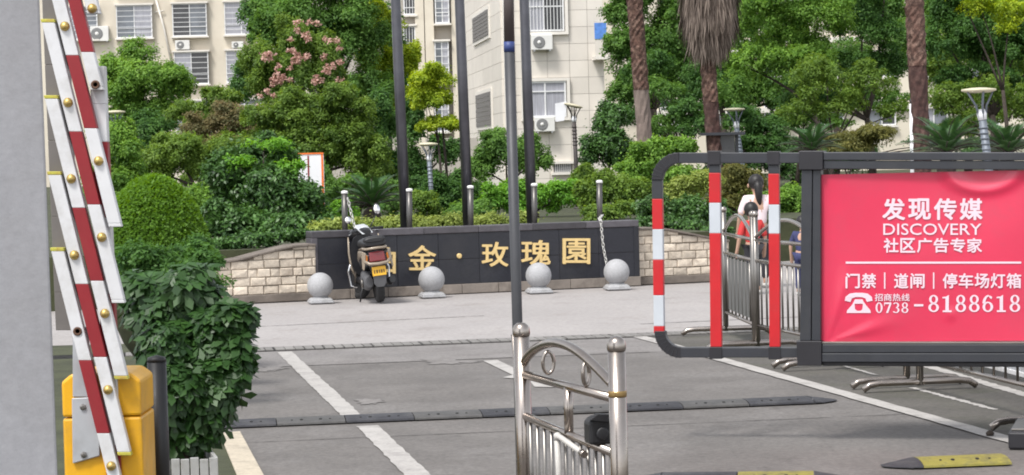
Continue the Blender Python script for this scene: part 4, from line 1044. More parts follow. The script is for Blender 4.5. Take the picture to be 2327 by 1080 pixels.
def blob(px, py, rx, ry, Y, depth=1.0):
    Y = DM(Y); c = at(px, py, Y); k = Y / F; return (c.x, c.y, c.z, rx * k, max(rx, ry) * k * depth, ry * k)
LM = {
 'fresh': leafmat('fresh_green_leaves', (.045, .125, .018), (.29, .49, .085)),
 'mid': leafmat('mid_green_leaves', (.033, .092, .018), (.20, .37, .072)),
 'blue': leafmat('deep_green_leaves', (.020, .068, .016), (.125, .26, .056)),
 'dark': leafmat('dark_glossy_leaves', (.012, .042, .011), (.110, .235, .050), .22, .42, .4),
 'yellow': leafmat('yellow_green_leaves', (.12, .22, .014), (.50, .60, .04), .4),
 'olive': leafmat('warm_green_leaves', (.042, .098, .016), (.235, .36, .060)),
 'red': leafmat('reddish_leaves', (.060, .085, .028), (.32, .25, .12)),
 'bright': leafmat('bright_hedge_leaves', (.05, .17, .012), (.25, .50, .06), .35),
 'hedge': leafmat('clipped_hedge_leaves', (.022, .066, .008), (.16, .31, .034)),
 'lime': leafmat('lime_hedge_leaves', (.12, .18, .03), (.46, .54, .15), .35),
 'brown': leafmat('brownish_shrub_leaves', (.060, .075, .02), (.27, .26, .075)),
 'pink': leafmat('pink_blossom', (.36, .20, .16), (.70, .50, .42), .3, .7, .1),
 'big': leafmat('umbrella_leaves', (.006, .024, .006), (.050, .120, .026), .15, .42, .35),
 'cycad': leafmat('cycad_leaves', (.012, .045, .014), (.065, .15, .04), .15, .4, .4),
}
def trunk(t, base, tops, r, m=None, bend=.15):
    m = m or M['dark_trunk']; base = Vector(base); c = sum((Vector(q) for q in tops), Vector()) / len(tops)
    fork = base + (c - base) * .55; fork.x = base.x + (c.x - base.x) * .3
    MB().tube([base, base + (fork - base) * .5 + Vector((r * .4, 0, 0)), fork], [r * 1.25, r, r * .8], 9).build('trunk', m, t)
    b = MB()
    for q in tops:
        q = Vector(q); k = (fork + q) / 2 + Vector((random.uniform(-.1, .1), random.uniform(-.1, .1), .1)) * (q - fork).length
        b.tube(bez(fork - Z * .05, k, q, 5), [r * .6, r * .5, r * .42, r * .34, r * .25, r * .15], 6)
    b.build('limb', m, t)
def ragged(bl, n=4):
    """break each rounded mass into a core and smaller masses round it"""
    out = []
    for x, y, z, rx, ry, rz in bl:
        out.append((x, y, z, rx * .80, ry * .80, rz * .80))
        for k in range(n):
            a = random.uniform(-.35, math.pi + .35) if random.random() < .8 else random.uniform(0, 6.28); f = random.uniform(.55, .78); w = random.uniform(.30, .52)
            out.append((x + rx * f * math.cos(a), y + ry * random.uniform(-.7, .3), z + rz * f * math.sin(a), rx * w, ry * w, rz * w))
    return out
def tree(name, label, cat, blobs, leaf, Lpx, base=None, r=.10, dens=4.5, z0=BEDZ, group=None, parts=None, asp=.5, clump=.30, trunks=True, shell=.45, extra=None, fill=1):
    bl = ragged([blob(*b) for b in blobs]); Y = DM(sum(b[4] for b in blobs) / len(blobs)); L = Lpx * .82 * Y / F
    cx = sum(b[0] for b in bl) / len(bl); cy = sum(b[1] for b in bl) / len(bl)
    if base: q = at(base[0], base[1], Y); cx = q.x; cy = q.y
    t = thing(name, label, cat, (cx, cy, z0), 0, group)
    if trunks: trunk(t, (cx, cy, z0), [(b[0], b[1], b[2] - b[5] * .1) for b in bl[::5]], r)
    P, D, N, l, ti = foliage(bl, L, dens, asp, clump, shell, zmin=z0 + .01)
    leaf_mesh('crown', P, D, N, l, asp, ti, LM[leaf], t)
    if extra:
        for nm, bb, lf, lp, dn in extra:
            e = [blob(*b) for b in bb]; P, D, N, l, ti = foliage(e, lp * Y / F, dn, .7, .4, .3); leaf_mesh(nm, P, D, N, l, .7, ti, LM[lf], t)
    return t
G1 = 'trees behind the garden wall'; G2 = 'shrubs in the garden'
tree('round_tree', 'light green round-headed tree beside the raised fence boom', 'tree', [(335, 175, 100, 82, 42), (262, 210, 60, 95, 42), (395, 215, 48, 72, 42), (320, 265, 85, 60, 42), (250, 300, 50, 60, 41)], 'fresh', 9, (325, 400), .12, 4.2, group=G1)
tree('dark_tree', 'dark bluish tree under the light green round tree', 'tree', [(340, 300, 75, 60, 38), (300, 345, 70, 40, 38)], 'blue', 10, None, .08, group=G1)
tree('tall_tree', 'tall dense green tree behind the pink-flowering tree', 'tree', [(720, 40, 120, 90, 40), (640, 90, 75, 85, 40), (800, 120, 90, 90, 40), (840, 210, 60, 80, 40), (700, 170, 110, 85, 40), (760, -50, 130, 70, 40), (620, 30, 55, 60, 40)], 'mid', 9.5, (740, 420), .16, 4.5, group=G1)
pk = []
for x, y, rx, ry in ((700, 65, 34, 26), (735, 100, 34, 34), (650, 160, 34, 30), (750, 165, 28, 40), (612, 125, 20, 12), (605, 212, 24, 20), (680, 110, 40, 40), (720, 180, 30, 24), (560, 290, 40, 26), (640, 190, 30, 20)):
    for k in range(6): pk.append((x + random.gauss(0, rx * .6), y + random.gauss(0, ry * .6), random.uniform(4, 10), random.uniform(4, 10), 32.4))
tree('flowering_tree', 'tree with clusters of faded pink blossom in its crown', 'tree', [(705, 150, 70, 95, 34), (620, 220, 65, 70, 34), (590, 150, 42, 75, 34), (750, 200, 45, 60, 34), (660, 90, 40, 50, 34)], 'olive', 8, (660, 420), .09, 3.6, group=G1, extra=[('blossom', pk, 'pink', 6, .9)])
tree('yellow_tree', 'yellow-green tree touching the left flag pole high up', 'tree', [(875, 70, 50, 55, 41), (870, 150, 55, 55, 41), (925, 150, 32, 60, 41), (895, 230, 50, 45, 41), (850, 30, 30, 30, 41)], 'yellow', 9, None, .08, 5.5, group=G1)
tree('garden_tree', 'mixed green tree low behind the notice board', 'tree', [(690, 250, 70, 55, 30), (600, 330, 60, 50, 30), (770, 270, 100, 70, 30), (720, 350, 110, 80, 30), (820, 370, 70, 90, 30), (640, 290, 85, 60, 30)], 'olive', 8.5, (750, 460), .07, group=G1)
tree('garden_tree', 'deep green tree left of the left flag pole', 'tree', [(860, 300, 55, 90, 31), (800, 330, 70, 70, 31), (880, 400, 50, 60, 31)], 'blue', 8.5, None, .07, group=G1)
tree('reddish_tree', 'small tree with reddish new leaves in front of the cream block', 'tree', [(540, 265, 70, 40, 32), (470, 290, 60, 40, 32), (590, 300, 60, 45, 32), (510, 320, 80, 45, 32)], 'red', 8, None, .06, 3.2, group=G1)
tree('garden_tree', 'loose olive-green tree above the clipped dome', 'tree', [(400, 350, 80, 50, 27), (470, 370, 70, 60, 27), (350, 390, 70, 55, 27), (520, 340, 60, 45, 27)], 'olive', 9, None, .06, group=G1)
tree('garden_tree', 'green bush with small flowers beside the raised fence boom', 'tree', [(262, 340, 55, 70, 24), (290, 400, 50, 50, 24), (245, 420, 60, 60, 24)], 'fresh', 10, None, .05, group=G1)
tree('large_shrub', 'large dark glossy shrub above the left stone wall', 'shrub', [(595, 385, 90, 80, 20.5), (540, 450, 85, 85, 20.3), (630, 470, 115, 85, 20), (700, 490, 66, 75, 20), (560, 520, 90, 60, 19.6), (640, 540, 90, 48, 19.4), (500, 520, 60, 60, 19.6)], 'dark', 14, (600, 590), .05, 5.5, group=G2, clump=.26)
tree('large_shrub', 'fresh green shoots on top of the dark glossy shrub', 'shrub', [(600, 330, 62, 24, 20.2), (540, 375, 45, 30, 20.1), (660, 385, 40, 34, 20)], 'bright', 12, (600, 590), .03, .9, group=G2)
tree('wall_shrub', 'low dark leaves hanging over the left stone wall', 'shrub', [(430, 575, 70, 26, 16.75), (510, 565, 55, 24, 16.75), (580, 552, 50, 22, 16.8), (640, 540, 45, 20, 16.85), (695, 535, 30, 18, 16.9), (340, 582, 70, 28, 16.7)], 'dark', 12, None, .02, 5, z0=.3, group=G2)
tree('wall_shrub', 'low dark leaves hanging over the right stone wall', 'shrub', [(1490, 505, 50, 16, 18.5), (1560, 512, 50, 16, 18.5), (1630, 524, 40, 16, 18.5)], 'dark', 12, None, .02, 5, z0=.3, group=G2)
tree('garden_tree', 'warm green tree between the cream block and the dark shrub', 'tree', [(450, 260, 60, 40, 34), (500, 230, 50, 40, 34), (430, 330, 60, 60, 33), (560, 330, 70, 50, 33), (480, 400, 70, 60, 32)], 'olive', 9, None, .06, 4.5, group=G1)
tree('yellow_tree', 'small yellow-green tree on two thin stems between the flag poles', 'tree', [(992, 178, 54, 36, 33), (985, 225, 56, 40, 33), (1000, 285, 46, 30, 33), (960, 200, 34, 36, 33)], 'yellow', 8, (1003, 400), .035, 6, group=G1)
q = at(1003, 400, DM(33.2)); t = thing('thin_stem', 'second thin dark stem under the small yellow-green tree', 'tree trunk', (q.x + .18, q.y, BEDZ))
MB().tube([(q.x + .18, q.y, BEDZ), at(1005, 280, DM(33.2))], [.04, .025], 8).build('stem', M['dark_trunk'], t)
tree('garden_tree', 'dark tree behind the left garden lamp', 'tree', [(925, 300, 45, 70, 37), (910, 390, 60, 60, 37), (1010, 350, 40, 50, 37), (960, 420, 80, 45, 37)], 'blue', 9, None, .07, group=G1)
tree('round_shrub', 'round deep green shrub between the middle and right flag poles', 'shrub', [(1150, 350, 70, 58, 28), (1215, 365, 45, 60, 28), (1105, 390, 38, 50, 28)], 'mid', 8, None, .05, 5, group=G2)
tree('hedge_shrub', 'bright green shrub behind the right flag pole', 'shrub', [(1130, 460, 48, 48, 23), (1180, 455, 45, 44, 23), (1235, 455, 45, 46, 23), (1290, 450, 40, 42, 23)], 'bright', 10, None, .04, 5, group=G2)
tree('large_shrub', 'dark shrub beside the brown banner lamp', 'shrub', [(1385, 300, 50, 65, 29), (1355, 350, 38, 50, 29), (1420, 350, 45, 60, 29)], 'dark', 10, None, .05, 5, group=G2)
tree('garden_shrub', 'fresh green shrub at the foot of the left palm', 'shrub', [(1480, 360, 62, 45, 24), (1530, 345, 50, 35, 24), (1450, 400, 60, 45, 24), (1540, 400, 60, 40, 24)], 'fresh', 11, None, .04, 5, group=G2)
tree('garden_shrub', 'dull green shrub right of the short capped post', 'shrub', [(1400, 440, 62, 60, 21.5), (1340, 455, 38, 50, 21.5), (1455, 460, 50, 55, 21.5), (1400, 490, 70, 35, 21)], 'olive', 10, None, .04, 5, group=G2)
tree('garden_shrub', 'dark shrub over the right stone wall', 'shrub', [(1500, 480, 60, 40, 20), (1560, 490, 60, 45, 20), (1620, 500, 45, 45, 20)], 'dark', 11, None, .04, 5, group=G2)
tree('garden_shrub', 'yellow-tipped shrub seen through the striped tail', 'shrub', [(1560, 440, 50, 40, 21), (1600, 420, 45, 35, 21), (1530, 455, 35, 35, 21)], 'lime', 9, None, .03, 2.6, group=G2)
tree('garden_shrub', 'brownish shrub left of the woman', 'shrub', [(1660, 430, 48, 52, 22), (1700, 420, 40, 40, 22), (1640, 480, 45, 45, 22)], 'brown', 9, None, .03, 5, group=G2)
tree('garden_shrub', 'green shrub behind the child and woman', 'shrub', [(1700, 500, 55, 60, 22.5), (1760, 490, 50, 60, 22.5), (1810, 470, 45, 60, 22.5), (1650, 540, 60, 50, 22.5), (1740, 560, 80, 40, 22.5), (1850, 520, 60, 70, 22.5)], 'fresh', 10, None, .04, 5, z0=0, group=G2)
tree('tall_tree', 'tall green tree right of the clad apartment block', 'tree', [(1440, 30, 66, 80, 38), (1430, 130, 58, 70, 38), (1510, 80, 80, 100, 38), (1560, 170, 70, 60, 38), (1440, 215, 55, 55, 38), (1500, -30, 110, 60, 38), (1600, 60, 60, 90, 38)], 'mid', 9, (1480, 400), .14, 5, group=G1)
tree('tall_tree', 'airy tall tree right of the palm skirt', 'tree', [(1745, 60, 80, 75, 33), (1700, 150, 60, 65, 33), (1790, 150, 70, 55, 33), (1860, 40, 90, 70, 33), (1760, -40, 110, 60, 33), (1850, 130, 60, 50, 33)], 'fresh', 8, (1880, 400), .09, 3.0, group=G1, clump=.24)
tree('tall_tree', 'dark airy tree left of the right palm', 'tree', [(1960, 60, 85, 75, 34), (2010, 150, 55, 50, 34), (1930, 150, 50, 45, 34), (1900, 230, 60, 40, 34), (2010, -30, 90, 60, 34), (1830, 240, 70, 45, 34)], 'blue', 8, (1985, 400), .09, 3.0, group=G1, clump=.24)
tree('tall_tree', 'dark tree at the right edge behind the wide lamp', 'tree', [(2150, 90, 70, 80, 31), (2240, 130, 80, 65, 31), (2310, 110, 60, 70, 31), (2170, 190, 60, 40, 31), (2290, 200, 60, 45, 31), (2380, 100, 60, 120, 31), (2200, 0, 110, 60, 31)], 'blue', 9, (2260, 400), .09, 3.6, group=G1, clump=.25)
tree('yellow_tree', 'yellow-green branch mass in the upper right corner', 'tree', [(2230, 20, 55, 38, 29), (2295, 40, 50, 36, 29), (2180, -20, 60, 30, 29)], 'yellow', 9, (2300, 400), .05, 2.2, group=G1)
tree('garden_tree', 'dark low tree behind the notice cabinet', 'tree', [(1690, 280, 65, 45, 29), (1750, 300, 55, 40, 29), (1590, 290, 55, 35, 29), (1720, 340, 70, 35, 29), (1560, 250, 40, 25, 29)], 'blue', 9, None, .06, 4, group=G1)
tree('round_shrub', 'low rounded brownish shrub just above the red panel', 'shrub', [(1955, 328, 82, 42, 23), (1900, 340, 50, 30, 23)], 'brown', 7.5, None, .03, 5, group=G2)
tree('far_tree', 'tall tree closing the gap behind the flowering tree', 'tree', [(600, 60, 50, 90, 48), (560, 200, 40, 60, 48), (660, 0, 90, 70, 48), (860, 60, 70, 90, 48), (900, 260, 60, 90, 48)], 'blue', 10, (700, 420), .12, 4, group=G1)
tree('far_tree', 'deep green tree filling behind the middle palm', 'tree', [(1640, 60, 80, 110, 44), (1620, 190, 60, 70, 44), (1700, 220, 80, 60, 44), (1560, 0, 80, 80, 44), (1780, 230, 70, 50, 44)], 'blue', 10, (1640, 420), .12, 4.5, group=G1)
tree('far_tree', 'deep green tree high above the brownish shrub', 'tree', [(1900, 20, 110, 90, 45), (2020, 60, 80, 100, 45), (1800, 80, 80, 90, 45), (1960, 160, 60, 40, 45), (1840, 180, 60, 50, 45)], 'mid', 10, (1900, 420), .12, 4, group=G1)
tree('far_tree', 'deep green tree behind the wide lamp at right', 'tree', [(2140, 40, 80, 100, 44), (2240, 80, 90, 100, 44), (2330, 60, 80, 110, 44), (2140, 150, 60, 60, 44), (2290, 180, 80, 50, 44)], 'mid', 10, (2200, 420), .12, 4.5, group=G1)
tree('far_shrub', 'dark shrub bank below the pale block', 'shrub', [(1850, 330, 60, 30, 40), (2130, 330, 70, 28, 40), (2250, 335, 80, 30, 40), (1790, 345, 60, 30, 40), (1640, 375, 60, 40, 38), (1720, 375, 60, 40, 38), (1800, 385, 60, 40, 38), (1930, 370, 80, 40, 38)], 'dark', 9, None, .05, 4, group=G2)
tree('airy_tree', 'thin dark tree standing left of the brownish shrub', 'tree', [(1880, 190, 75, 60, 30), (1830, 250, 60, 50, 30), (1930, 240, 60, 40, 30), (1980, 190, 60, 50, 30), (2030, 260, 36, 36, 30)], 'olive', 8, (1882, 400), .05, 1.7, group=G1, clump=.2)
tree('airy_tree', 'thin tree with dark twigs beside the wide lamp', 'tree', [(2150, 230, 60, 45, 30), (2230, 220, 70, 50, 30), (2310, 240, 50, 50, 30), (2180, 290, 50, 30, 30)], 'olive', 8, (2290, 400), .05, 1.8, group=G1, clump=.2)
tree('airy_tree', 'thin tree between the left and middle palms', 'tree', [(1500, 210, 50, 40, 31), (1560, 260, 50, 36, 31), (1500, 290, 40, 30, 31), (1660, 220, 50, 50, 31)], 'mid', 8, (1540, 400), .05, 1.8, group=G1, clump=.2)
tree('airy_tree', 'loose twiggy tree filling the canopy right of the palm skirt', 'tree', [(1700, 90, 60, 80, 36), (1780, 200, 80, 60, 36), (1900, 130, 90, 70, 36), (1990, 230, 70, 50, 36), (1850, 280, 80, 30, 36), (1700, 210, 50, 50, 36), (2050, 120, 50, 80, 36), (1760, 280, 50, 30, 36)], 'mid', 8.5, (1810, 400), .05, 2.4, group=G1, clump=.2)
tree('airy_tree', 'loose twiggy tree filling the canopy at the right edge', 'tree', [(2130, 130, 50, 80, 36), (2200, 240, 80, 50, 36), (2290, 260, 70, 45, 36), (2240, 150, 90, 70, 36), (2330, 170, 60, 80, 36), (2150, 300, 50, 25, 36)], 'olive', 8.5, (2160, 400), .05, 2.4, group=G1, clump=.2)
tree('airy_tree', 'loose twiggy tree closing gaps between the left and middle palms', 'tree', [(1480, 170, 60, 60, 35), (1540, 230, 60, 40, 35), (1420, 270, 45, 40, 35), (1590, 200, 50, 60, 35), (1500, 310, 50, 26, 35)], 'blue', 8.5, (1520, 400), .05, 2.2, group=G1, clump=.2)
# shrubs low behind the wall fill the bed
for i, (x, y, rx, ry, Y, lf, lab) in enumerate(((820, 440, 60, 50, 26, 'mid', 'mid green shrub behind the cycad'), (1000, 450, 55, 48, 25, 'blue', 'dark shrub between the two left flag poles'), (950, 470, 45, 35, 23, 'olive', 'small dull shrub by the left garden lamp'), (1060, 440, 40, 55, 26, 'blue', 'dark shrub behind the middle flag pole'), (730, 440, 40, 60, 25, 'mid', 'green shrub under the notice board'), (770, 480, 35, 35, 21, 'bright', 'small bright shrub left of the cycad'), (470, 470, 60, 60, 24, 'fresh', 'fresh green bush behind the clipped dome'), (700, 420, 60, 50, 26, 'mid', 'green bush right of the dark glossy shrub'), (880, 460, 60, 45, 24, 'mid', 'green shrub right of the cycad'), (1330, 420, 40, 50, 25, 'olive', 'dull shrub at the foot of the banner lamp'), (1060, 480, 60, 30, 22, 'mid', 'low green shrub before the middle flag pole'))):
    tree('garden_shrub', lab, 'shrub', [(x, y, rx, ry, Y), (x + 25, y + 15, rx * .7, ry * .7, Y)], lf, 9, None, .03, 5, group=G2)
# low lime hedge along the top of the name wall
hb = []
for k in range(34):
    p = SP.p(SP.uv(770 + k * 15, 505)[0], BEDZ + .17 + random.uniform(-.03, .03), -1.1 - random.random() * .2); hb.append((p.x, p.y, p.z, .13, .16, .14))
ht = thing('low_hedge', 'low lime-green hedge along the top of the name wall', 'hedge', SP.p(2, BEDZ, -.9))
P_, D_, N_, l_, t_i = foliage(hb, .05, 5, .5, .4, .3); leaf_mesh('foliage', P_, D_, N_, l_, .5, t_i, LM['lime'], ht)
b = MB()
for x, y, z, *_ in hb[::3]: b.tube([(x, y, BEDZ - .02), (x, y, z)], .012, 5)
b.build('stems', M['dark_trunk'], ht)
# ---- clipped dome
dc = at(354, 640, DM(11)); kk = DM(11) / F
dome = thing('clipped_shrub', 'clipped dome-shaped shrub above the broad-leaved plant', 'shrub', (dc.x, dc.y, 0), 0, G2)
n = 42000; e = unit(n); e[:, 2] = np.abs(e[:, 2]) * 1.0 - .12; e = nrm(e)
S_ = np.array([128 * kk, 128 * kk, 232 * kk]); cz = .80
jit = 1 + RNG.normal(size=(n, 1)) * .011 - .10 * RNG.random((n, 1)) ** 2
rad = np.where(e[:, 2:3] < .25, 1.0 - .25 * (.25 - e[:, 2:3]), 1)
P_ = np.array([dc.x, dc.y, cz]) + e * S_ * jit * rad
N_ = nrm(e + RNG.normal(size=(n, 3)) * .5 + np.array([0, 0, .3])); D_ = nrm(np.cross(N_, RNG.normal(size=(n, 3))) + e * .5)
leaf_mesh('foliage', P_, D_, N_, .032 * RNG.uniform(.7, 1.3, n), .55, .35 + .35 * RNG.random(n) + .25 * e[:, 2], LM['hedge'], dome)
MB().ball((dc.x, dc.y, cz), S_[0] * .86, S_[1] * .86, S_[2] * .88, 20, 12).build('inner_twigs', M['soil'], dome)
MB().tube([(dc.x, dc.y, 0), (dc.x, dc.y, .5)], .05, 8).build('trunk', M['dark_trunk'], dome)
# dark foliage that hangs below the dome, between it and the umbrella plant
tree('garden_shrub', 'dark leafy shrub between the clipped dome and the stone wall', 'shrub', [(430, 590, 70, 60, 10.2), (330, 640, 90, 70, 9.6), (440, 640, 70, 60, 9.4), (300, 600, 60, 60, 9.8), (470, 600, 45, 55, 9.6)], 'blue', 15, (400, 700), .03, 4.5, z0=0, group=G2)
# ---- umbrella plant in the planter: palmate leaves
um = thing('umbrella_plant', 'broad-leaved umbrella plant spilling over the kerb', 'shrub', PP.p((pu0 + pu1) / 2, .3, -.26), 0, G2)
ub = [blob(430, 690, 105, 75, 6.6, .7), blob(490, 790, 78, 95, 6.5, .7), blob(400, 850, 95, 110, 6.5, .7), blob(460, 930, 85, 80, 6.45, .7), blob(340, 700, 70, 80, 6.7, .7), blob(530, 730, 42, 45, 6.5, .7), blob(420, 990, 85, 45, 6.45, .6), blob(370, 900, 70, 90, 6.4, .6), blob(510, 860, 50, 70, 6.45, .6)]
Ps, Ds, Ns, Ls, Ts = [], [], [], [], []
for cx, cy, cz_, rx, ry, rz in ragged(ub, 3):
    m = int(185 * rx * rz / (.20 * .2)) if True else 0
    for _ in range(max(30, m)):
        d = unit(1)[0]; d[1] = -abs(d[1]) if random.random() < .8 else d[1]
        f = 1 - .45 * random.random() ** 2
        c = np.array([cx, cy, cz_]) + d * np.array([rx, ry, rz]) * f
        up = nrm((d * .75 + np.array([0, -.25, .75]) + RNG.normal(size=3) * .25)[None])[0]
        a = np.cross(up, np.array([1, .3, 0])); a /= np.linalg.norm(a); b2_ = np.cross(up, a)
        nl = random.choice((6, 7, 8)); th0 = random.random() * 6.28; sz = random.choice((.045, .06, .075, .09, .10)) * random.uniform(.85, 1.1); tt = random.random()
        for k in range(nl):
            th = th0 + 2 * math.pi * k / nl * .92; o = a * math.cos(th) + b2_ * math.sin(th); dr_ = nrm((o * .9 - up * random.uniform(.15, .5))[None])[0]
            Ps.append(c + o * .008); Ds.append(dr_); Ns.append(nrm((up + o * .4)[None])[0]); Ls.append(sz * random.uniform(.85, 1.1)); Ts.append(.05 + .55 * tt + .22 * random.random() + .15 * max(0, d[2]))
leaf_mesh('foliage', np.array(Ps), np.array(Ds), np.array(Ns), np.array(Ls), .46, np.array(Ts), LM['big'], um, fold=.05, mid=.66)
b = MB(); s0_ = PP.p((pu0 + pu1) / 2, .25, -.26)
for cx, cy, cz_, rx, ry, rz in ub: b.tube(bez(s0_, (s0_ + Vector((cx, cy, cz_))) / 2 + Vector((0, 0, .1)), Vector((cx, cy, cz_)), 6), [.018, .016, .014, .012, .01, .008, .006], 6)
b.build('stems', M['dark_trunk'], um)
# ---- cycads
def cycad(px, py, Y, r, label, nf=26, z0=BEDZ):
    Y = DM(Y); c = at(px, py, Y); t = thing('cycad', label, 'cycad', (c.x, c.y, z0), 0, 'cycads'); hgt = max(.25, c.z - z0)
    MB().lathe([(.12, 0), (.15, hgt * .4), (.13, hgt * .8), (.05, hgt)], (c.x, c.y, z0), 12).build('trunk', M['dark_trunk'], t)
    Pq, Dq, Nq, Lq, Tq = [], [], [], [], []; b = MB()
    for k in range(nf):
        a = 2.4 * k; el = R(75 - 60 * (k / nf)); o = Vector((math.cos(a), math.sin(a), 0)); L = r * random.uniform(.85, 1.1)
        p0 = Vector((c.x, c.y, z0 + hgt)); p1 = p0 + (o * math.cos(el) + Z * math.sin(el)) * L * .6; p2 = p1 + (o * math.cos(el - .9) + Z * math.sin(el - .9)) * L * .55
        pts = bez(p0, p1, p2, 16); b.tube(pts[::4], [.012, .01, .008, .006, .003], 5)
        for i in range(2, 16):
            d = (pts[i] - pts[i - 1]).normalized(); s = d.cross(Z).normalized(); u = s.cross(d)
            for sg in (-1, 1):
                for jj in (0, .5):
                    q = pts[i] + (pts[i] - pts[i - 1]) * jj
                    Pq.append(q); Dq.append((s * sg * .9 + d * .5 + u * .2).normalized()); Nq.append(u); Lq.append(L * .22 * math.sin(math.pi * (i + 1) / 18) + .03); Tq.append(.3 + .5 * random.random())
    b.build('frond_ribs', M['dark_trunk'], t)
    leaf_mesh('fronds', np.array(Pq), np.array(Dq), np.array(Nq), np.array(Lq), .13, np.array(Tq), LM['cycad'], t, fold=0)
cycad(845, 470, 20.5, .62, 'dark cycad behind the name wall right of the scooter mirrors')
cycad(1845, 345, 19, .5, 'cycad whose fronds rise above the corner of the red panel')
cycad(2150, 350, 18, .62, 'cycad above the red panel left of the wide lamp'); cycad(2290, 350, 18, .62, 'cycad above the red panel right of the wide lamp')
# ---- palms
M['palm_bark'] = mat('palm_bark', (.085, .045, .034), .95, 0, .5, 9, .9, 18, dirt=(.24, .16, .125), dscale=7, damt=.75, grain=.4, gscale=14)
M['palm_red'] = mat('red_brown_palm_bark', (.055, .026, .022), .9, 0, .35, 8, .5, 22, dirt=(.16, .10, .08), dscale=5, damt=.6, grain=.3, gscale=12)
M['palm_grey'] = mat('grey_palm_bark', (.20, .155, .135), .9, 0, .2, 6, .4, 20)
M['thatch'] = leafmat('dead_palm_thatch', (.085, .065, .055), (.32, .26, .22), .1, .8, .1)
def palm(pts, Y, wpx, label, lower, split, hgt=7.5, skirt=None):
    Y = DM(Y); a, c = at(*pts[0], Y), at(*pts[1], Y); d = (a - c).normalized(); base = c - d * ((c.z - BEDZ) / d.z); topp = base + d * ((hgt - BEDZ) / d.z)
    t = thing('palm_tree', label, 'palm tree', base, 0, 'fan palms'); r = wpx * Y / F / 2
    sp_ = at(pts[0][0] + (pts[1][0] - pts[0][0]) * (split - pts[0][1]) / (pts[1][1] - pts[0][1]), split, Y); L1 = (sp_ - base).length; LT = (topp - base).length
    def rough_tube(s0, s1, n, rr):
        vs = []; fs = []; k = 16
        for i in range(n + 1):
            q = base + d * (s0 + (s1 - s0) * i / n)
            for j in range(k):
                th = 2 * math.pi * j / k; w = r * rr * (1 + random.uniform(-.09, .12) + .10 * ((i + j) % 2)); vs.append(q + Vector((math.cos(th), math.sin(th), 0)) * w)
        for i in range(n):
            for j in range(k): j2 = (j + 1) % k; fs.append((i * k + j, i * k + j2, (i + 1) * k + j2, (i + 1) * k + j))
        return MB().add(vs, fs, False)
    rough_tube(0, L1, 14, 1.0).build('trunk', M[lower], t)
    rough_tube(L1, LT, 60, 1.02).build('upper_trunk', M['palm_bark'], t)
    # fan leaves
    Pq, Dq, Nq, Lq, Tq = [], [], [], [], []; b = MB()
    for k in range(18):
        az = 2.4 * k; el = R(70 - 5 * k); o = Vector((math.cos(az) * math.cos(el), math.sin(az) * math.cos(el), math.sin(el))); e = topp + o * .9
        b.tube([topp, e], [.02, .012], 5); s = o.cross(Z).normalized(); u = s.cross(o)
        for j in range(18):
            th = R(-80 + 160 * j / 17); Pq.append(e); Dq.append((o * math.cos(th) + s * math.sin(th)).normalized()); Nq.append(u); Lq.append(.75); Tq.append(random.random())
    b.build('leaf_stalks', M['dark_trunk'], t)
    leaf_mesh('fan_leaves', np.array(Pq), np.array(Dq), np.array(Nq), np.array(Lq), .12, np.array(Tq), LM['mid'], t, fold=0)
    if skirt:   # hanging dead leaves
        n = 9000; c0 = at(*skirt[0], Y); c1 = at(*skirt[1], Y); z = RNG.random(n) ** .8; hh = c0.z - c1.z + 1.2; R0 = skirt[2] * Y / F / 2
        th = RNG.random(n) * 6.283; prof = np.where(z < .22, .42 + 2.0 * z, .86 + .18 * z); rr = R0 * prof * (1 - .25 * RNG.random(n) ** 2) * (1 + .10 * np.sin(th * 5))
        Pq = np.stack([c1.x + (c0.x - c1.x) * z * .8 + rr * np.cos(th), c1.y + rr * np.sin(th), c1.z + z * hh + .25], 1)
        D = np.stack([np.cos(th) * .10, np.sin(th) * .10, -np.ones(n)], 1) + RNG.normal(size=(n, 3)) * .09; N = np.stack([np.cos(th), np.sin(th), np.zeros(n)], 1) + RNG.normal(size=(n, 3)) * .3
        leaf_mesh('dead_leaf_skirt', Pq, nrm(D), nrm(N), RNG.uniform(.22, .5, n), .055, RNG.random(n) * .8 + .1 * np.sin(th * 9), M['thatch'], t, fold=0)
palm([(1442, 0), (1466, 330)], 26, 32, 'leftmost fan palm, with a bare mottled trunk and grey foot', 'palm_grey', 205)
palm([(1598, 0), (1624, 345)], 24, 32, 'middle fan palm wearing a skirt of dead leaves', 'palm_red', 232, skirt=((1618, 0), (1612, 142), 132))
palm([(2078, 0), (2094, 345)], 22, 38, 'rightmost fan palm with a thick dark lower trunk', 'palm_red', 150)
# ================================================================== SCOOTER
M['tyre'] = mat('tyre_rubber', (.016, .016, .017), .8, 0, .2, 20, .3, 60)
M['sc_black'] = mat('scooter_black', (.012, .012, .014), .35, 0, .2, 8)
M['seat'] = mat('seat_vinyl', (.016, .016, .018), .5, 0, .2, 9, .1, 60)
M['sc_cream'] = mat('champagne_panel', (.30, .245, .185), .35, .25, .08, 6, coat=.3)
M['sc_red'] = mat('tail_light_red', (.16, .008, .012), .18, 0, .1, 6, spec=.7)
M['sc_amber'] = mat('amber_lens', (.5, .16, .02), .2)
M['plate_y'] = mat('yellow_plate', (.72, .40, .03), .5, 0, .05, 10)
M['mark'] = mat('plate_marks', (.08, .05, .02), .6)
M['chrome'] = mat('chrome', (.75, .75, .76), .08, 1.0, .03, 5)
M['flap'] = mat('grey_mud_flap', (.085, .085, .09), .6)
M['wind'] = mat('pale_cowl', (.62, .64, .66), .2, .1, .05, 4, coat=.4)
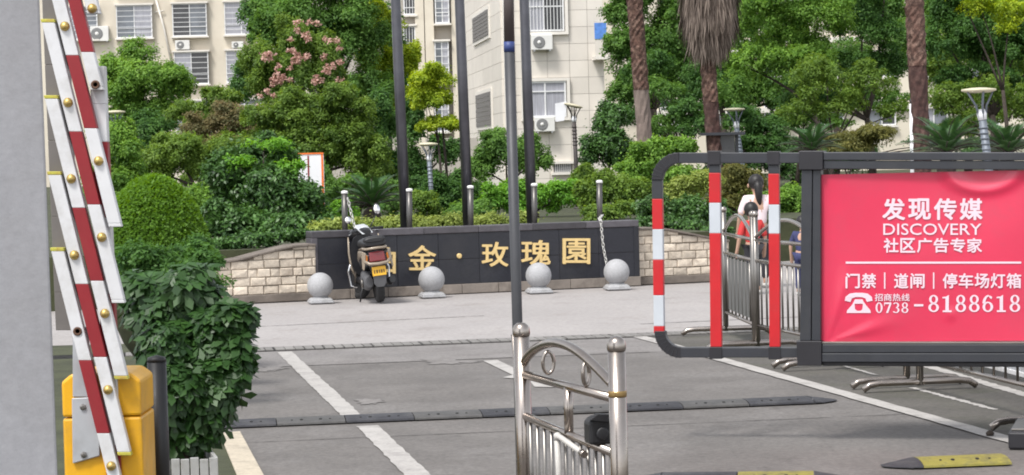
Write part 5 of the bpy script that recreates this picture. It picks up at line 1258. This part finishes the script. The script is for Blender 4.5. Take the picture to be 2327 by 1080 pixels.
def loft(secs, n=20, e=2.6):
    """secs: (y, cx, cz, hw, hh) super-ellipse rings along y"""
    b = MB(); vs = []; fs = []
    for y, cx, cz, hw, hh in secs:
        for k in range(n):
            t = 2 * math.pi * k / n; c, s = math.cos(t), math.sin(t)
            vs.append((cx + hw * math.copysign(abs(c) ** (2 / e), c), y, cz + hh * math.copysign(abs(s) ** (2 / e), s)))
    m = len(secs)
    for i in range(m - 1):
        for k in range(n): k2 = (k + 1) % n; fs.append((i * n + k, i * n + k2, (i + 1) * n + k2, (i + 1) * n + k))
    b.add(vs, fs, True); b.add(vs[:n], [tuple(range(n))]); b.add(vs[-n:], [tuple(range(n))]); return b
sq = g(864, 688.5)
sc = thing('motor_scooter', 'black and champagne motor scooter parked in front of the name wall', 'scooter', sq + Vector((0, .06, 0)), R(17))
sc.rotation_euler = (0, R(-6), R(11)); sc.scale = (.88, 1, 1)
def sb(b, n, m, par=sc, **k): return b.build(n, M[m], par, local=True, **k)
STEER = R(42)
def st(b):          # turn a piece with the handlebar
    c, s = math.cos(STEER), math.sin(STEER); b.v = [(x * c - (y - .92) * s, .92 + x * s + (y - .92) * c, z) for x, y, z in b.v]; return b
def wheel(y, r, w, nm):
    sb = (lambda b, n, m, par=sc: globals()['sb'](st(b) if y > .5 else b, n, m, par))
    t = sb(MB().lathe([(r * .60, -w * .42), (r * .86, -w * .5), (r * .97, -w * .34), (r, 0), (r * .97, w * .34), (r * .86, w * .5), (r * .60, w * .42), (r * .60, -w * .42)], (0, y, r), 32, axis=(1, 0, 0)), nm, 'tyre')
    sb(MB().lathe([(.03, -w * .35), (r * .5, -w * .25), (r * .62, -w * .40), (r * .62, w * .40), (r * .5, w * .25), (.03, w * .35)], (0, y, r), 24, axis=(1, 0, 0)), 'rim', 'grey_metal', t)
wheel(0, .215, .115, 'rear_tyre'); wheel(1.10, .215, .10, 'front_tyre')
sb(loft([(-.12, -.13, .27, .05, .06), (0, -.13, .26, .075, .095), (.2, -.12, .27, .08, .11), (.42, -.08, .30, .09, .10)]), 'engine_case', 'flap')
sb(MB().lathe([(.055, 0), (.055, .02), (.02, .025), (.001, .025)], (-.205, .03, .26), 16, axis=(-1, 0, 0)), 'engine_cover', 'steel_dull')
sb(MB().tube([(.16, .25, .22), (.18, .05, .24), (.18, -.2, .28)], [.035, .05, .045], 12), 'exhaust', 'sc_black')
sb(loft([(-.24, 0, .56, .15, .045), (-.18, 0, .56, .17, .10), (.05, 0, .56, .185, .12), (.4, 0, .52, .17, .15), (.55, 0, .45, .13, .12)]), 'rear_body', 'sc_black')
sb(loft([(.4, 0, .27, .17, .05), (.8, 0, .26, .19, .05), (1.0, 0, .28, .15, .05)]), 'floorboard', 'sc_black')
for s in (-1, 1):
    sb(loft([(-.235, s * .155, .60, .016, .022), (-.1, s * .178, .61, .018, .040), (.15, s * .186, .60, .018, .050), (.4, s * .165, .54, .016, .04), (.5, s * .14, .48, .010, .02)], 14), 'side_panel', 'sc_cream')
    sb(MB().prism([(s * .13, -.262, .60), (s * .185, -.235, .62), (s * .185, -.235, .53), (s * .14, -.262, .52)], (0, .03, 0)), 'indicator', 'sc_amber', bevel=.008)
    sb(MB().prism([(s * .150, -.272, .63), (s * .200, -.22, .66), (s * .215, -.22, .44), (s * .195, -.235, .42), (s * .165, -.26, .54)], (0, .05, 0)), 'tail_trim', 'sc_cream', bevel=.010)
sb(MB().prism([(-.115, -.27, .515), (.115, -.27, .515), (.105, -.255, .635), (-.105, -.255, .635)], (0, .06, 0)), 'tail_light', 'sc_red', bevel=.014)
sb(MB().tube([(-.18, -.24, .535), (-.12, -.285, .495), (0, -.295, .488), (.12, -.285, .495), (.18, -.24, .535)], .020, 10), 'rear_trim', 'sc_cream')
sb(MB().tube([(-.17, .15, .66), (-.16, -.1, .68), (-.14, -.25, .675), (0, -.285, .68), (.14, -.25, .675), (.16, -.1, .68), (.17, .15, .66)], .016, 10), 'grab_rail', 'sc_cream')
pl_ = sb(MB().prism([(-.095, -.275, .345), (.095, -.275, .345), (.095, -.262, .455), (-.095, -.262, .455)], (0, .008, 0)), 'licence_plate', 'plate_y', bevel=.003)
for x, w in ((-.065, .018), (-.03, .022), (.005, .014), (.035, .02), (.066, .016)): sb(MB().prism([(x - w / 2, -.2735, .375), (x + w / 2, -.2735, .375), (x + w / 2, -.270, .415), (x - w / 2, -.270, .415)], (0, .002, 0)), 'plate_mark', 'mark', pl_)
sb(MB().prism([(-.09, -.262, .345), (.09, -.262, .345), (.085, -.25, .25), (.045, -.245, .205), (-.045, -.245, .205), (-.085, -.25, .25)], (0, .012, 0)), 'mud_flap', 'flap', bevel=.004)
sb(loft([(-.24, 0, .43, .12, .035), (-.1, 0, .47, .10, .05), (.1, 0, .47, .08, .04)]), 'rear_mudguard', 'sc_black')
sb(loft([(-.22, 0, .74, .14, .03), (-.19, 0, .735, .155, .055), (-.02, 0, .74, .17, .070), (.2, 0, .735, .165, .065), (.45, 0, .72, .15, .06), (.58, 0, .69, .11, .04)]), 'seat', 'seat')
sb(loft([(-.235, 0, .775, .12, .02), (-.21, 0, .78, .15, .04), (-.16, 0, .78, .155, .045), (-.10, 0, .775, .14, .03)]), 'backrest', 'seat')
sb(loft([(.80, 0, .55, .21, .27), (.86, 0, .55, .20, .28), (.94, 0, .56, .15, .24), (.99, 0, .58, .08, .16)]), 'leg_shield', 'sc_black')
for s in (-1, 1):
    sb(MB().tube([(s * .215, .81, .80), (s * .235, .80, .6), (s * .23, .78, .42), (s * .19, .74, .30)], [.010, .015, .015, .010], 10), 'shield_trim', 'sc_cream')
sb(MB().tube([(-.25, .70, .47), (-.29, .72, .38), (-.275, .70, .20), (-.20, .66, .18)], .013, 10), 'crash_bar', 'chrome'); sb(MB().tube([(.25, .70, .47), (.29, .72, .38), (.275, .70, .20), (.20, .66, .18)], .013, 10), 'crash_bar', 'chrome')
def sbs(b, n, m, par=sc, **k): return sb(st(b), n, m, par, **k)
sbs(loft([(.80, 0, .83, .07, .02), (.86, 0, .84, .13, .05), (.98, 0, .83, .14, .075), (1.08, 0, .81, .10, .06), (1.14, 0, .80, .05, .03)]), 'handlebar_cowl', 'sc_black')
sbs(MB().prism([(-.115, .80, .815), (.115, .80, .815), (.13, .90, .905), (.09, .93, .935), (-.09, .93, .935), (-.13, .90, .905)], (0, .02, 0)), 'dashboard', 'wind', bevel=.006)
hbz = .86
for s in (-1, 1):
    sbs(MB().tube([(s * .10, .90, hbz), (s * .22, .87, hbz + .005), (s * .34, .80, hbz - .005)], [.014, .017, .019], 10), 'grip', 'sc_black')
    sbs(MB().tube([(s * .17, .93, hbz - .01), (s * .33, .88, hbz - .03)], .006, 6), 'brake_lever', 'chrome')
    mc = Vector((s * .33, .86, hbz + (.20 if s > 0 else .13)))
    sbs(MB().tube([(s * .17, .90, hbz + .01), (s * .24, .89, hbz + .08), mc], .007, 8), 'mirror_stalk', 'sc_black')
    cs_, sn_ = math.cos(STEER), math.sin(STEER); mw = Vector((mc.x * cs_ - (mc.y - .92) * sn_, .92 + mc.x * sn_ + (mc.y - .92) * cs_, mc.z + .03))
    mo = sb(MB().ball(mw + Vector((0, .012, 0)), .052, .022, .075 if s > 0 else .05, 18, 10), 'mirror', 'sc_black')
    b = MB().lathe([(.001, 0), (.046, 0), (.044, .005), (.001, .006)], (0, 0, 0), 20, axis=(0, -1, .25)); kz = 1.42 if s > 0 else .95
    b.v = [(mw.x + x, mw.y - .012 + y, mw.z + z * kz) for x, y, z in b.v]; sb(b, 'mirror_glass', 'chrome', mo)
sb(MB().tube([(-.13, .35, .26), (-.20, .33, .12), (-.235, .30, .02)], .012, 8), 'side_stand', 'sc_black')
sbs(loft([(.95, 0, .42, .06, .03), (1.10, 0, .46, .07, .035), (1.27, 0, .38, .055, .03)]), 'front_mudguard', 'sc_black')
for s in (-1, 1): sbs(MB().tube([(s * .07, 1.10, .215), (s * .07, .98, .60)], .02, 8), 'fork', 'steel_dull')

# ================================================================== PEOPLE
M['skin'] = mat('skin', (.46, .28, .20), .55, 0, .05, 8)
M['hair'] = mat('black_hair', (.010, .008, .008), .5, 0, .3, 30)
M['blouse'] = mat('pale_pink_blouse', (.72, .60, .62), .8, 0, .06, 10)
M['red_shirt'] = mat('red_shirt', (.50, .035, .035), .8, 0, .12, 10)
M['dark_cloth'] = mat('dark_trousers', (.022, .021, .026), .85, 0, .2, 10)
M['navy'] = mat('navy_tracksuit', (.030, .035, .10), .8, 0, .15, 10)
M['shoe'] = mat('pale_shoe', (.5, .48, .46), .7)
def skinned(name, J, E_, m, par, sub=2):
    me = bpy.data.meshes.new(name); keys = list(J); idx = {k: i for i, k in enumerate(keys)}
    me.from_pydata([J[k][0] for k in keys], [(idx[a], idx[b]) for a, b in E_], [])
    o = bpy.data.objects.new(name, me); COL.objects.link(o); md = o.modifiers.new('Skin', 'SKIN'); md.use_smooth_shade = True
    for i, k in enumerate(keys):
        r = J[k][1]; sv = me.skin_vertices[0].data[i]; sv.radius = (r, r) if not isinstance(r, tuple) else r; sv.use_root = (i == 0)
    s_ = o.modifiers.new('Sub', 'SUBSURF'); s_.levels = sub; s_.render_levels = sub
    dg = bpy.context.evaluated_depsgraph_get(); nm_ = bpy.data.meshes.new_from_object(o.evaluated_get(dg)); o.modifiers.clear(); o.data = nm_; bpy.data.meshes.remove(me)
    nm_.materials.clear(); nm_.materials.append(M[m]); nm_.polygons.foreach_set('use_smooth', [True] * len(nm_.polygons)); nm_.name = name; o.parent = par; return o
def person(loc, h, rz, label, top, bottom, lean=0.0, arms=((.25, .05, .44), (.25, .05, .44)), hair='short', child=False, sleeve=.5):
    """faces +Y locally; h is the height; arms are wrist positions as fractions"""
    t = thing('person', label, 'person', loc, rz); q = h; hd = .085 if child else .072
    def v(x, y, z): z_ = z * q; return (x * q, y * q + max(0, z - .5) * lean * q, z_)
    bk = .62 if child else .66
    J = {'pelvis': (v(0, 0, .52), (.085 * q, .06 * q)), 'waist': (v(0, 0, .60), (.075 * q, .055 * q)), 'chest': (v(0, .005, .72), (.095 * q, .062 * q)), 'neckb': (v(0, .0, .81), .032 * q), 'neck': (v(0, .005, .845), .028 * q), 'head': (v(0, .015, .90), (hd * .82 * q, hd * q)), 'crown': (v(0, .01, .95), (hd * .72 * q, hd * .85 * q))}
    E_ = [('pelvis', 'waist'), ('waist', 'chest'), ('chest', 'neckb'), ('neckb', 'neck'), ('neck', 'head'), ('head', 'crown')]
    Tp = {'waist': (J['pelvis'][0], (.092 * q, .068 * q)), 'mid': (v(0, 0, .62), (.085 * q, .064 * q)), 'chest': (v(0, .005, .73), (.104 * q, .070 * q)), 'top': (v(0, 0, .80), (.055 * q, .045 * q))}
    TE = [('waist', 'mid'), ('mid', 'chest'), ('chest', 'top')]; Bt = {'hip': (v(0, 0, .53), (.092 * q, .07 * q))}; BE = []
    for s, (ax, ay, az) in zip((-1, 1), arms):
        n = 'l' if s < 0 else 'r'; sh = v(s * .105, 0, .785); wr = v(s * ax, ay, az); el = tuple((a + b) / 2 for a, b in zip(sh, wr)); el = (el[0] + s * .02 * q, el[1] - .03 * q, el[2])
        J[n + 's'] = (sh, .034 * q); J[n + 'e'] = (el, .025 * q); J[n + 'w'] = (wr, .018 * q)
        hv = Vector(wr) - Vector(el); hv.normalize(); pm = Vector(wr) + hv * .035 * q; J[n + 'p'] = (tuple(pm), (.024 * q, .013 * q)); E_ += [('chest', n + 's'), (n + 's', n + 'e'), (n + 'e', n + 'w'), (n + 'w', n + 'p')]
        for f in range(4):
            o = Vector(((f - 1.5) * .010 * q, 0, 0)); tip = pm + hv * (.045 - .006 * abs(f - 1.3)) * q + o + Vector((0, .012 * q, 0)); J[f'{n}f{f}'] = (tuple(tip), .0055 * q); E_.append((n + 'p', f'{n}f{f}'))
        th = pm + Vector((-s * .022 * q, .015 * q, .004 * q)); J[n + 't'] = (tuple(th), .006 * q); E_.append((n + 'w', n + 't'))
        Tp[n + 's'] = (sh, .042 * q); sl = tuple(a + (b - a) * sleeve * 2 for a, b in zip(sh, el)) if sleeve < .5 else el; Tp[n + 'e'] = (sl, .036 * q); TE += [('chest', n + 's'), (n + 's', n + 'e')]
        hp = v(s * .05, 0, .50); kn = v(s * .055, .012, .28); an = v(s * .055, -.008, .045); to = v(s * .06, .07, .018)
        J[n + 'h'] = (hp, .055 * q); J[n + 'k'] = (kn, .034 * q); J[n + 'a'] = (an, .022 * q); J[n + 'o'] = (to, .018 * q); E_ += [('pelvis', n + 'h'), (n + 'h', n + 'k'), (n + 'k', n + 'a'), (n + 'a', n + 'o')]
        Bt[n + 'h'] = (hp, .062 * q); Bt[n + 'k'] = (kn, .044 * q); Bt[n + 'a'] = (v(s * .055, -.008, .07), .034 * q); BE += [('hip', n + 'h'), (n + 'h', n + 'k'), (n + 'k', n + 'a')]
        sb(MB().ball(v(s * .058, .03, .022), .034 * q, .075 * q, .024 * q, 12, 8), 'shoe', 'shoe', t)
    skinned('body', J, E_, 'skin', t); skinned('top', Tp, TE, top, t); skinned('trousers', Bt, BE, bottom, t)
    hc = Vector(J['head'][0]) + Vector((0, 0, .022 * q)); b = MB()
    b.ball(hc + Vector((0, -.012 * q, .012 * q)), hd * .95 * q, hd * 1.02 * q, hd * 1.02 * q, 18, 12)
    if hair == 'long':
        w = hd * q; b.tube([hc + Vector((0, -w * .7, w * .3)), hc + Vector((0, -w * 1.15, -w * .4)), hc + Vector((.01, -w * 1.1 - lean * .02, -w * 1.7)), hc + Vector((.02, -w * .95, -w * 3.1))], [w * .5, w * .52, w * .45, w * .12], 12)
    sb(b, 'hair', 'hair', t)
    for s in (-1, 1):
        sb(MB().ball(hc + Vector((s * hd * .93 * q, .01 * q, -.02 * q)), .008 * q, .014 * q, .02 * q, 8, 6), 'ear', 'skin', t); sb(MB().ball(hc + Vector((s * .022 * q, hd * .97 * q, -.012 * q)), .007 * q, .005 * q, .005 * q, 8, 6), 'eye', 'hair', t)
    sb(MB().ball(hc + Vector((0, hd * 1.05 * q, -.028 * q)), .009 * q, .012 * q, .014 * q, 8, 6), 'nose', 'skin', t); sb(MB().ball(hc + Vector((0, hd * .96 * q, -.05 * q)), .016 * q, .006 * q, .004 * q, 8, 6), 'mouth', 'red_shirt', t)
    return t
w0 = at(1724, 560, DM(16.6)); person(Vector((w0.x, w0.y, 0)), 1.42, R(8), 'person in a pale pink top with long black hair, seen from behind', 'blouse', 'dark_cloth', .10, ((.16, .10, .50), (.16, .12, .52)), 'long')
c0 = at(1711, 560, DM(15.9)); person(Vector((c0.x, c0.y, 0)), 1.09, R(20), 'child in a red shirt standing before the person with long hair', 'red_shirt', 'dark_cloth', .06, ((.17, .06, .46), (.17, .06, .46)), 'short', True)
c1 = at(1822, 580, DM(15.6)); person(Vector((c1.x, c1.y, 0)), 0.93, R(-30), 'child in a navy tracksuit half hidden by the post of the red panel', 'navy', 'navy', .10, ((.17, .06, .46), (.17, .06, .46)), 'short', True)
